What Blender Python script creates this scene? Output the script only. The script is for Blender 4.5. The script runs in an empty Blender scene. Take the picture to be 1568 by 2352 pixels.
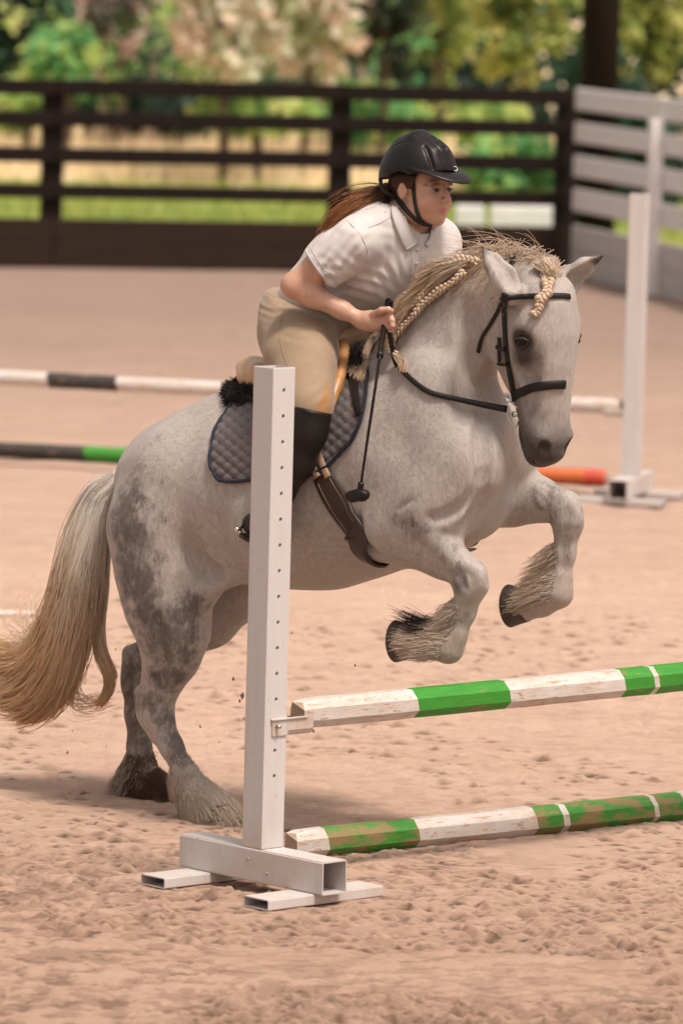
import bpy, bmesh, math, random
import numpy as np
from mathutils import Vector, Matrix

random.seed(7)
RNG = np.random.default_rng(7)
SC = bpy.context.scene

# ------------------------------------------------------------------ camera, sky, sun, exposure
CAM_H, F_PX, PITCH, ROLL = 2.85, 13067.0, math.atan(1333 / 13067.0), math.radians(1.5)
_fw = np.array([0, math.cos(PITCH), -math.sin(PITCH)])
_r0, _u0 = np.array([1.0, 0, 0]), np.array([0, math.sin(PITCH), math.cos(PITCH)])
_rt = _r0 * math.cos(ROLL) + _u0 * math.sin(ROLL)
_up = -_r0 * math.sin(ROLL) + _u0 * math.cos(ROLL)
CAM = np.array([0, 0, CAM_H])
cd = bpy.data.cameras.new('camera')
cam = bpy.data.objects.new('camera', cd)
SC.collection.objects.link(cam)
cam.matrix_world = Matrix(((_rt[0], _up[0], -_fw[0], 0), (_rt[1], _up[1], -_fw[1], 0), (_rt[2], _up[2], -_fw[2], CAM_H), (0, 0, 0, 1)))
cd.sensor_fit = 'HORIZONTAL'
cd.sensor_width = 24
cd.lens = 24 * F_PX / 1568
cd.clip_start, cd.clip_end = 0.5, 1500
cd.dof.use_dof = True
cd.dof.focus_distance = 17.55
cd.dof.aperture_fstop = 3.9
SC.camera = cam

SUN_DIR = Vector((0.27, -0.34, 0.90)).normalized()
world = bpy.data.worlds.new('World')
SC.world = world
world.use_nodes = True
wn, wl = world.node_tree.nodes, world.node_tree.links
bg = wn['Background']
sky = wn.new('ShaderNodeTexSky')
sky.sky_type = 'NISHITA'
sky.sun_disc = False
sky.sun_elevation = math.asin(SUN_DIR.z)
sky.sun_rotation = math.atan2(SUN_DIR.x, SUN_DIR.y)
sky.dust_density = 4.0
sky.air_density = 1.0
hs = wn.new('ShaderNodeHueSaturation')           # thin white overcast: most of the blue is gone
hs.inputs['Saturation'].default_value = 0.16
tint = wn.new('ShaderNodeMix')
tint.data_type = 'RGBA'
tint.blend_type = 'MULTIPLY'
tint.inputs[0].default_value = 1.0
tint.inputs[7].default_value = (1.0, 0.885, 0.815, 1)
wl.new(sky.outputs[0], hs.inputs['Color'])
wl.new(hs.outputs[0], tint.inputs[6])
wl.new(tint.outputs[2], bg.inputs[0])
bg.inputs[1].default_value = 0.066
sd = bpy.data.lights.new('sun', 'SUN')
sd.energy = 1.5
sd.angle = math.radians(10)
sd.color = (1.0, 0.87, 0.76)
so = bpy.data.objects.new('sun', sd)
SC.collection.objects.link(so)
so.rotation_euler = SUN_DIR.to_track_quat('Z', 'Y').to_euler()
so.location = (20, -15, 30)
SC.view_settings.view_transform = 'Standard'
SC.view_settings.look = 'None'
SC.view_settings.gamma = 1
SC.view_settings.use_curve_mapping = False
SC.view_settings.exposure = 1.33
SC.cycles.max_bounces = 6
SC.cycles.diffuse_bounces = 4
SC.cycles.transparent_max_bounces = 8
SC.cycles.use_denoising = True

# ------------------------------------------------------------------ picture rays and frames
def ray(x, y):
    d = _fw + _rt * ((x - 784) / F_PX) - _up * ((y - 1176) / F_PX)
    return d / np.linalg.norm(d)

def project(p):
    v = np.asarray(p) - CAM
    w = v @ _fw
    return np.stack([784 + F_PX * (v @ _rt) / w, 1176 - F_PX * (v @ _up) / w], -1)

def on_z(x, y, z=0.0):
    d = ray(x, y)
    return CAM + d * ((z - CAM_H) / d[2])

def at_depth(x, y, Y):
    d = ray(x, y)
    return CAM + d * (Y / d[1])

HEAD_A = math.radians(36)                       # heading of the horse: right and towards the camera
BASE = np.array([-0.51, 18.30, 0.0])
FD = np.array([math.cos(HEAD_A), -math.sin(HEAD_A), 0])
LT = np.array([math.sin(HEAD_A), math.cos(HEAD_A), 0])      # the horse's left
ROT = np.stack([FD, LT, np.array([0, 0, 1.0])], 0)           # world -> local rows

def to_local(p): return (np.asarray(p) - BASE) @ ROT.T
def to_world(q): return np.asarray(q) @ ROT + BASE

def H(x, y, s=0.0):
    """picture point on the upright plane s metres to the horse's right of its middle plane, in horse coordinates"""
    d = ray(x, y)
    n = -LT
    p0 = BASE + n * s
    t = ((p0 - CAM) @ n) / (d @ n)
    return to_local(CAM + d * t)

# ------------------------------------------------------------------ objects
def link(o):
    SC.collection.objects.link(o)
    return o

def tag(o, label=None, cat=None, group=None, kind=None):
    if label: o['label'] = label
    if cat: o['category'] = cat
    if group: o['group'] = group
    if kind: o['kind'] = kind
    return o

def thing(name, loc=(0, 0, 0), rz=0.0, label=None, cat=None, group=None):
    o = link(bpy.data.objects.new(name, None))
    o.location = Vector([float(c) for c in loc])
    o.rotation_euler = (0, 0, rz)
    o.empty_display_size = 0.2
    return tag(o, label, cat, group)

def local_thing(name, base, label, cat):
    """thing whose children are given in horse coordinates"""
    base = np.asarray(base, float)
    o = thing(name, to_world(base), -HEAD_A, label, cat)
    OFFSET[o.name] = base
    return o
OFFSET = {}

def mesh_obj(name, v, f, mat=None, parent=None, smooth=True, attrs=None, mats=None, fmat=None):
    v = np.asarray(v, np.float64)
    if parent is not None and parent.name in OFFSET:
        v = v - OFFSET[parent.name]
    me = bpy.data.meshes.new(name)
    if isinstance(f, np.ndarray):
        nf, k = f.shape
        me.vertices.add(len(v)); me.vertices.foreach_set('co', v.astype(np.float32).ravel())
        me.loops.add(nf * k); me.loops.foreach_set('vertex_index', f.astype(np.int32).ravel())
        me.polygons.add(nf); me.polygons.foreach_set('loop_start', np.arange(0, nf * k, k, dtype=np.int32))
        me.polygons.foreach_set('loop_total', np.full(nf, k, np.int32))
        me.update(calc_edges=True)
        me.validate()
    else:
        me.from_pydata([tuple(p) for p in v], [], f)
    for m in (mats or ([mat] if mat else [])):
        me.materials.append(m)
    if fmat is not None:
        me.polygons.foreach_set('material_index', np.asarray(fmat, np.int32))
    if smooth:
        me.polygons.foreach_set('use_smooth', np.ones(len(me.polygons), bool))
    for k, a in (attrs or {}).items():
        a = np.asarray(a, np.float32)
        if a.ndim == 1:
            at = me.attributes.new(k, 'FLOAT', 'POINT'); at.data.foreach_set('value', a)
        else:
            at = me.attributes.new(k, 'FLOAT_COLOR', 'POINT')
            at.data.foreach_set('color', np.concatenate([a, np.ones((len(a), 1), np.float32)], 1).ravel())
    o = link(bpy.data.objects.new(name, me))
    if parent is not None:
        if parent.type == 'MESH' and parent.name not in OFFSET and parent.parent is not None and parent.parent.name in OFFSET:
            me.vertices.foreach_set('co', (v - OFFSET[parent.parent.name]).astype(np.float32).ravel())
        o.parent = parent
    return o

def bm_obj(name, bm, mat=None, parent=None, smooth=False, mats=None):
    me = bpy.data.meshes.new(name)
    bmesh.ops.recalc_face_normals(bm, faces=bm.faces)
    bm.to_mesh(me); bm.free()
    for m in (mats or ([mat] if mat else [])):
        me.materials.append(m)
    if smooth:
        me.polygons.foreach_set('use_smooth', np.ones(len(me.polygons), bool))
    o = link(bpy.data.objects.new(name, me))
    if parent is not None: o.parent = parent
    return o

def add_box(bm, c, size, rot=None, bevel=0.0, seg=1):
    r = bmesh.ops.create_cube(bm, size=1.0)
    vs = r['verts']
    m = Matrix.Translation(Vector(c)) @ (rot.to_4x4() if rot is not None else Matrix()) @ Matrix.Diagonal((*size, 1))
    bmesh.ops.transform(bm, matrix=m, verts=vs)
    if bevel > 0:
        es = list({e for v in vs for e in v.link_edges})
        bmesh.ops.bevel(bm, geom=es, offset=bevel, segments=seg, affect='EDGES', profile=0.7)

def tube(pts, rad, sides=8, flat=None, up=None, cap=True):
    """verts, faces of a tube along pts; flat = thickness factor across 'up' for a strap"""
    pts = np.asarray(pts, float); n = len(pts)
    rad = np.broadcast_to(np.asarray(rad, float), (n,))
    t = np.gradient(pts, axis=0); t /= np.linalg.norm(t, axis=1)[:, None] + 1e-12
    if up is None:
        u = np.array([0.13, 0.31, 0.94]); b = np.cross(t, u)
        bad = np.linalg.norm(b, axis=1) < 0.2
        b[bad] = np.cross(t[bad], np.array([1.0, 0.2, 0]))
    else:
        b = np.cross(t, np.broadcast_to(np.asarray(up, float), (n, 3)))
    b /= np.linalg.norm(b, axis=1)[:, None] + 1e-12
    c = np.cross(b, t)
    a = np.arange(sides) * 2 * math.pi / sides
    fl = 1.0 if flat is None else flat
    ca, sa = np.cos(a), np.sin(a)
    if flat is not None:                        # strap: rounded rectangle
        ca = np.sign(ca) * np.abs(ca) ** 0.5; sa = np.sign(sa) * np.abs(sa) ** 0.5
    v = pts[:, None] + rad[:, None, None] * (b[:, None] * ca[None, :, None] + c[:, None] * sa[None, :, None] * fl)
    v = v.reshape(-1, 3)
    f = []
    for i in range(n - 1):
        for j in range(sides):
            k = (j + 1) % sides
            f.append((i * sides + j, i * sides + k, (i + 1) * sides + k, (i + 1) * sides + j))
    if cap:
        f.append(tuple(range(sides))[::-1]); f.append(tuple((n - 1) * sides + j for j in range(sides)))
    return v, f

def join(parts):
    V, Fc, o = [], [], 0
    for v, f in parts:
        V.append(np.asarray(v)); Fc += [tuple(i + o for i in q) for q in f]; o += len(v)
    return np.concatenate(V), Fc

def spline(pts, n):
    """Catmull-Rom through pts, n samples"""
    p = np.asarray(pts, float)
    p = np.concatenate([[2 * p[0] - p[1]], p, [2 * p[-1] - p[-2]]])
    seg = len(p) - 3
    u = np.linspace(0, seg - 1e-9, n)
    i = u.astype(int); t = (u - i)[:, None]
    a, b, c, d = p[i], p[i + 1], p[i + 2], p[i + 3]
    return 0.5 * (2 * b + (c - a) * t + (2 * a - 5 * b + 4 * c - d) * t ** 2 + (3 * b - a - 3 * c + d) * t ** 3)

# ------------------------------------------------------------------ noise
_NT = RNG.random((64, 64, 64)).astype(np.float32)
def noise3(p, scale=1.0):
    q = np.asarray(p, np.float64) * scale
    i = np.floor(q).astype(int); t = q - i; t = t * t * (3 - 2 * t)
    out = 0
    for dx in (0, 1):
        wx = t[..., 0] if dx else 1 - t[..., 0]
        for dy in (0, 1):
            wy = t[..., 1] if dy else 1 - t[..., 1]
            for dz in (0, 1):
                wz = t[..., 2] if dz else 1 - t[..., 2]
                out = out + wx * wy * wz * _NT[(i[..., 0] + dx) & 63, (i[..., 1] + dy) & 63, (i[..., 2] + dz) & 63]
    return out
def fbm(p, scale=1.0, octaves=4):
    s, a, n = 0, 0.5, 0
    for k in range(octaves):
        s = s + a * noise3(np.asarray(p) + 17.3 * k, scale * 2 ** k); n += a; a *= 0.5
    return s / n

# ------------------------------------------------------------------ signed distance modelling
class Field:
    def __init__(s, lo, hi, h):
        s.lo = np.asarray(lo, float); s.h = h
        s.n = np.ceil((np.asarray(hi) - s.lo) / h).astype(int) + 1
        s.F = np.full(s.n, 0.5, np.float32)
        s.ax = [(s.lo[i] + h * np.arange(s.n[i])).astype(np.float32) for i in range(3)]
    def _put(s, fn, lo, hi, k, op):
        pad = k + 3 * s.h
        a = np.clip(np.floor((lo - pad - s.lo) / s.h).astype(int), 0, s.n)
        b = np.clip(np.ceil((hi + pad - s.lo) / s.h).astype(int) + 1, 0, s.n)
        if (b <= a).any(): return
        sl = tuple(slice(a[i], b[i]) for i in range(3))
        d = fn(s.ax[0][sl[0]][:, None, None], s.ax[1][sl[1]][None, :, None], s.ax[2][sl[2]][None, None, :])
        g = s.F[sl]
        if op == 'add':
            m = np.maximum(k - np.abs(g - d), 0) / max(k, 1e-6)
            s.F[sl] = np.minimum(g, d) - m * m * k * 0.25
        else:
            d = -d
            m = np.maximum(k - np.abs(g - d), 0) / max(k, 1e-6)
            s.F[sl] = np.maximum(g, d) + m * m * k * 0.25
    def cone(s, a, b, ra, rb, k=0.02, q=1.0, axis=(0, 1, 0), op='add'):
        a = np.asarray(a, np.float32); b = np.asarray(b, np.float32)
        ax = np.asarray(axis, np.float32); ax = ax / np.linalg.norm(ax); g = 1.0 / q - 1.0
        ab = b - a
        ab2 = ab + ax * (ab @ ax) * g
        L = float(ab2 @ ab2) + 1e-9
        def fn(X, Y, Z):
            px, py, pz = X - a[0], Y - a[1], Z - a[2]
            if g != 0:
                dn = (px * ax[0] + py * ax[1] + pz * ax[2]) * g
                px, py, pz = px + dn * ax[0], py + dn * ax[1], pz + dn * ax[2]
            t = np.clip((px * ab2[0] + py * ab2[1] + pz * ab2[2]) / L, 0, 1)
            return np.sqrt((px - t * ab2[0]) ** 2 + (py - t * ab2[1]) ** 2 + (pz - t * ab2[2]) ** 2) - (ra + (rb - ra) * t)
        R = max(ra, rb) * max(1, q)
        s._put(fn, np.minimum(a, b) - R, np.maximum(a, b) + R, k, op)
    def chain(s, pts, k=0.02, q=1.0, axis=(0, 1, 0), op='add'):
        for (a, ra), (b, rb) in zip(pts[:-1], pts[1:]):
            s.cone(a, b, ra, rb, k, q, axis, op)
    def ell(s, c, r, axes=None, k=0.02, op='add'):
        c = np.asarray(c, np.float32); r = np.asarray(r, np.float32)
        A = np.eye(3, dtype=np.float32) if axes is None else np.asarray(axes, np.float32)
        def fn(X, Y, Z):
            px, py, pz = X - c[0], Y - c[1], Z - c[2]
            l = [px * A[i][0] + py * A[i][1] + pz * A[i][2] for i in range(3)]
            k0 = np.sqrt(sum((l[i] / r[i]) ** 2 for i in range(3)))
            k1 = np.sqrt(sum((l[i] / r[i] ** 2) ** 2 for i in range(3))) + 1e-9
            return k0 * (k0 - 1) / k1
        R = float(r.max())
        s._put(fn, c - R, c + R, k, op)
    def cut(s, c, n, R, k=0.006):
        """take away the half ball of radius R about c on the side n points to"""
        c = np.asarray(c, np.float32); n = np.asarray(n, np.float32); n = n / np.linalg.norm(n)
        def fn(X, Y, Z):
            x, y, z = X - c[0], Y - c[1], Z - c[2]
            return np.maximum(-(x * n[0] + y * n[1] + z * n[2]), np.sqrt(x * x + y * y + z * z) - R)
        s._put(fn, c - R, c + R, k, 'sub')
    def sample(s, p):
        q = (np.asarray(p) - s.lo) / s.h
        q = np.clip(q, 0, s.n - 1.001)
        i = q.astype(int); t = q - i
        o = 0
        for dx in (0, 1):
            wx = t[..., 0] if dx else 1 - t[..., 0]
            for dy in (0, 1):
                wy = t[..., 1] if dy else 1 - t[..., 1]
                for dz in (0, 1):
                    wz = t[..., 2] if dz else 1 - t[..., 2]
                    o = o + wx * wy * wz * s.F[i[..., 0] + dx, i[..., 1] + dy, i[..., 2] + dz]
        return o
    def grad(s, p, e=None):
        e = e or 1.5 * s.h
        p = np.asarray(p, float)
        g = np.stack([s.sample(p + d) - s.sample(p - d) for d in np.eye(3) * e], -1)
        return g / (np.linalg.norm(g, axis=-1, keepdims=True) + 1e-9)
    def march(s, o, d, tmax, step=None):
        """first surface hit of rays o + t d (arrays), nan where none"""
        o = np.asarray(o, float); d = np.asarray(d, float)
        t = np.zeros(o.shape[:-1]); hit = np.zeros(t.shape, bool)
        step = step or s.h * 0.7
        for _ in range(int(tmax / step)):
            v = s.sample(o + t[..., None] * d)
            hit |= v < 0
            if hit.all(): break
            t = np.where(hit, t, t + step)
        lo, hi = t - step, t
        for _ in range(8):
            m = (lo + hi) / 2
            ins = s.sample(o + m[..., None] * d) < 0
            hi = np.where(ins, m, hi); lo = np.where(ins, lo, m)
        p = o + hi[..., None] * d
        p[~hit] = np.nan
        return p
    def cast_px(s, xy, near=14.5, far=21.0, back=None):
        """hits of camera rays through picture points, in horse coordinates"""
        xy = np.asarray(xy, float)
        d = np.array([ray(x, y) for x, y in xy.reshape(-1, 2)])
        o = to_local(CAM + d * near)
        dl = d @ ROT.T
        return s.march(o, dl, far - near).reshape(xy.shape[:-1] + (3,))
    def press(s, p, off, it=6):
        """move points onto the surface at distance off outside"""
        p = np.asarray(p, float).copy()
        for _ in range(it):
            p -= s.grad(p) * (s.sample(p) - off)[..., None]
        return p
    def mesh(s, smooth=2):
        F = s.F
        S = F < 0
        c = [S[a:S.shape[0] - 1 + a, b:S.shape[1] - 1 + b, d:S.shape[2] - 1 + d] for a in (0, 1) for b in (0, 1) for d in (0, 1)]
        any_, all_ = c[0].copy(), c[0].copy()
        for k in c[1:]:
            any_ |= k; all_ &= k
        act = any_ & ~all_
        idx = np.argwhere(act)
        vid = np.full(act.shape, -1, np.int32); vid[act] = np.arange(len(idx))
        corners = [(a, b, d) for a in (0, 1) for b in (0, 1) for d in (0, 1)]
        vals = np.stack([F[idx[:, 0] + a, idx[:, 1] + b, idx[:, 2] + d] for a, b, d in corners], 1)
        P = np.zeros((len(idx), 3)); W = np.zeros(len(idx))
        for i in range(8):
            for j in range(i + 1, 8):
                ci, cj = np.array(corners[i]), np.array(corners[j])
                if np.abs(ci - cj).sum() != 1: continue
                x = (vals[:, i] < 0) != (vals[:, j] < 0)
                t = vals[x, i] / (vals[x, i] - vals[x, j])
                P[x] += ci + t[:, None] * (cj - ci); W[x] += 1
        V = (idx + P / W[:, None]) * s.h + s.lo
        faces = []
        for ax in range(3):
            o1, o2 = (ax + 1) % 3, (ax + 2) % 3
            A = np.moveaxis(S, ax, 0)
            cr = A[:-1] != A[1:]
            e = np.argwhere(np.moveaxis(cr, 0, ax))
            ok = (e[:, o1] > 0) & (e[:, o2] > 0) & (e[:, o1] < S.shape[o1] - 1) & (e[:, o2] < S.shape[o2] - 1)
            e = e[ok]
            pos = S[e[:, 0], e[:, 1], e[:, 2]]
            d1 = np.zeros(3, int); d1[o1] = 1
            d2 = np.zeros(3, int); d2[o2] = 1
            q = [vid[tuple((e - x).T)] for x in (0 * d1, d1, d1 + d2, d2)]
            Q = np.stack(q, 1)
            Q[~pos] = Q[~pos][:, ::-1]
            faces.append(Q)
        Fc = np.concatenate(faces)
        for _ in range(smooth):
            acc = np.zeros_like(V); cnt = np.zeros(len(V))
            for a, b in ((0, 1), (1, 2), (2, 3), (3, 0)):
                np.add.at(acc, Fc[:, a], V[Fc[:, b]]); np.add.at(cnt, Fc[:, a], 1)
                np.add.at(acc, Fc[:, b], V[Fc[:, a]]); np.add.at(cnt, Fc[:, b], 1)
            V = 0.5 * V + 0.5 * acc / cnt[:, None]
        return V, Fc

# ------------------------------------------------------------------ hair strands as real three-sided tubes
def strands(name, P, R, mat, parent, tint=None, sides=3):
    """P (n, m, 3) points, R (n, m) radii; one mesh, with 'tint' per strand and 'along' root to tip"""
    n, m, _ = P.shape
    t = np.gradient(P, axis=1); t /= np.linalg.norm(t, axis=2, keepdims=True) + 1e-12
    u = np.array([0.37, 0.21, 0.9]) + 0 * t
    b = np.cross(t, u); bad = np.linalg.norm(b, axis=2) < 0.15
    b[bad] = np.cross(t[bad], np.array([1.0, 0.3, 0]))
    b /= np.linalg.norm(b, axis=2, keepdims=True) + 1e-12
    c = np.cross(b, t)
    a = np.arange(sides) * 2 * math.pi / sides
    V = P[:, :, None] + R[:, :, None, None] * (b[:, :, None] * np.cos(a)[None, None, :, None] + c[:, :, None] * np.sin(a)[None, None, :, None])
    base = (np.arange(n) * m * sides)[:, None, None] + (np.arange(m - 1) * sides)[None, :, None]
    j = np.arange(sides)[None, None, :]; k = (j + 1) % sides
    Fc = np.stack([base + j, base + k, base + sides + k, base + sides + j], -1).reshape(-1, 4)
    tint = RNG.random(n) if tint is None else tint
    T = np.repeat(tint, m * sides)
    A = np.tile(np.repeat(np.linspace(0, 1, m), sides), n)
    return mesh_obj(name, V.reshape(-1, 3), Fc, mat, parent, attrs={'tint': T, 'along': A})

# ------------------------------------------------------------------ materials
class Mat:
    def __init__(s, name):
        s.m = bpy.data.materials.new(name); s.m.use_nodes = True
        s.n, s.l = s.m.node_tree.nodes, s.m.node_tree.links
        s.b = s.n['Principled BSDF']
        s.tc = None
    def node(s, t, **kw):
        n = s.n.new(t)
        for k, v in kw.items(): setattr(n, k, v)
        return n
    def coord(s, scale=(1, 1, 1), kind='Object', rot=(0, 0, 0)):
        if s.tc is None: s.tc = s.node('ShaderNodeTexCoord')
        mp = s.node('ShaderNodeMapping'); mp.inputs['Scale'].default_value = scale; mp.inputs['Rotation'].default_value = rot
        s.l.new(s.tc.outputs[kind], mp.inputs[0])
        return mp.outputs[0]
    def noise(s, scale, detail=4, rough=0.55, vec=None, dist=0.0):
        n = s.node('ShaderNodeTexNoise'); n.inputs['Scale'].default_value = scale; n.inputs['Detail'].default_value = detail
        n.inputs['Roughness'].default_value = rough; n.inputs['Distortion'].default_value = dist
        s.l.new(vec if vec is not None else s.coord(), n.inputs['Vector'])
        return n.outputs[0]
    def voronoi(s, scale, vec=None, feature='F1'):
        n = s.node('ShaderNodeTexVoronoi', feature=feature); n.inputs['Scale'].default_value = scale
        s.l.new(vec if vec is not None else s.coord(), n.inputs['Vector'])
        return n.outputs['Distance']
    def attr(s, name, out='Fac'):
        n = s.node('ShaderNodeAttribute', attribute_name=name)
        return n.outputs[out]
    def ramp(s, fac, stops):
        r = s.node('ShaderNodeValToRGB')
        e = r.color_ramp.elements
        while len(e) < len(stops): e.new(0.5)
        for el, (p, c) in zip(e, stops):
            el.position = p; el.color = (*c, 1) if len(c) == 3 else c
        s.l.new(fac, r.inputs[0])
        return r.outputs[0]
    def math(s, op, a, b=None, clamp=False):
        n = s.node('ShaderNodeMath', operation=op, use_clamp=clamp)
        for i, x in enumerate((a, b)):
            if x is None: continue
            if isinstance(x, (int, float)): n.inputs[i].default_value = x
            else: s.l.new(x, n.inputs[i])
        return n.outputs[0]
    def maprange(s, v, a, b, c=0.0, d=1.0):
        n = s.node('ShaderNodeMapRange'); s.l.new(v, n.inputs[0])
        for i, x in enumerate((a, b, c, d)): n.inputs[i + 1].default_value = x
        return n.outputs[0]
    def mix(s, fac, a, b, blend='MIX'):
        n = s.node('ShaderNodeMix', data_type='RGBA', blend_type=blend)
        for sock, x in ((n.inputs[0], fac), (n.inputs[6], a), (n.inputs[7], b)):
            if isinstance(x, (int, float)): sock.default_value = x
            elif isinstance(x, tuple): sock.default_value = (*x, 1)
            else: s.l.new(x, sock)
        return n.outputs[2]
    def color(s, c):
        if isinstance(c, tuple): s.b.inputs['Base Color'].default_value = (*c, 1)
        else: s.l.new(c, s.b.inputs['Base Color'])
        return s
    def rough(s, r):
        if isinstance(r, (int, float)): s.b.inputs['Roughness'].default_value = r
        else: s.l.new(r, s.b.inputs['Roughness'])
        return s
    def bump(s, h, strength=0.3, dist=0.01, chain=None):
        n = s.node('ShaderNodeBump'); n.inputs['Strength'].default_value = strength; n.inputs['Distance'].default_value = dist
        s.l.new(h, n.inputs['Height'])
        if chain is not None: s.l.new(chain, n.inputs['Normal'])
        s.l.new(n.outputs[0], s.b.inputs['Normal'])
        return n.outputs[0]
    def set(s, **kw):
        for k, v in kw.items():
            i = s.b.inputs[k.replace('_', ' ')]
            i.default_value = v
        return s

def simple(name, c, rough=0.6, var=0.25, scale=8.0, bump=0.0, bscale=60.0, metal=0.0, spec=0.5):
    m = Mat(name)
    n = m.noise(scale, 5)
    lo = tuple(x * (1 - var) for x in c); hi = tuple(min(1, x * (1 + var)) for x in c)
    m.color(m.ramp(n, [(0.3, lo), (0.7, hi)])).rough(rough).set(Metallic=metal)
    m.b.inputs['Specular IOR Level'].default_value = spec
    if bump: m.bump(m.noise(bscale, 4), bump, 0.01)
    return m.m
# ------------------------------------------------------------------ sand arena
def sand_material():
    m = Mat('sand')
    c = m.coord()
    big = m.noise(0.35, 3, 0.5, c)
    mid = m.noise(2.3, 5, 0.6, m.coord((0.5, 1.2, 1)))
    fine = m.noise(70, 8, 0.75, c)
    grain = m.noise(420, 3, 0.8, c)
    base = m.mix(m.maprange(mid, 0.3, 0.7), (0.77, 0.535, 0.41), (0.85, 0.625, 0.495))
    base = m.mix(m.maprange(fine, 0.35, 0.75, 0, 0.40), base, (0.58, 0.385, 0.28))
    # base colour blends to a darker, greyer tone towards the far fence
    sep = m.node('ShaderNodeSeparateXYZ'); m.l.new(c, sep.inputs[0])
    wob = m.math('ADD', sep.outputs[1], m.math('MULTIPLY', big, 8.0))
    far = m.maprange(wob, 28, 46, 0, 0.85)
    base = m.mix(far, base, (0.30, 0.225, 0.19))
    near = m.maprange(wob, 23, 15.5, 0, 0.62)
    base = m.mix(near, base, (0.49, 0.305, 0.215))
    pit_shade = m.attr('pit_shade')  # shade of crevices and clod hollows, painted into the sand colour
    base = m.mix(m.math('MULTIPLY', pit_shade, 0.95), base, (0.20, 0.126, 0.088))
    m.color(base).rough(0.95)
    m.b.inputs['Specular IOR Level'].default_value = 0.15
    h = m.math('ADD', m.math('MULTIPLY', fine, 0.6), m.math('MULTIPLY', grain, 0.4))
    m.bump(h, 1.0, 0.020)
    return m.m

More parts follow.
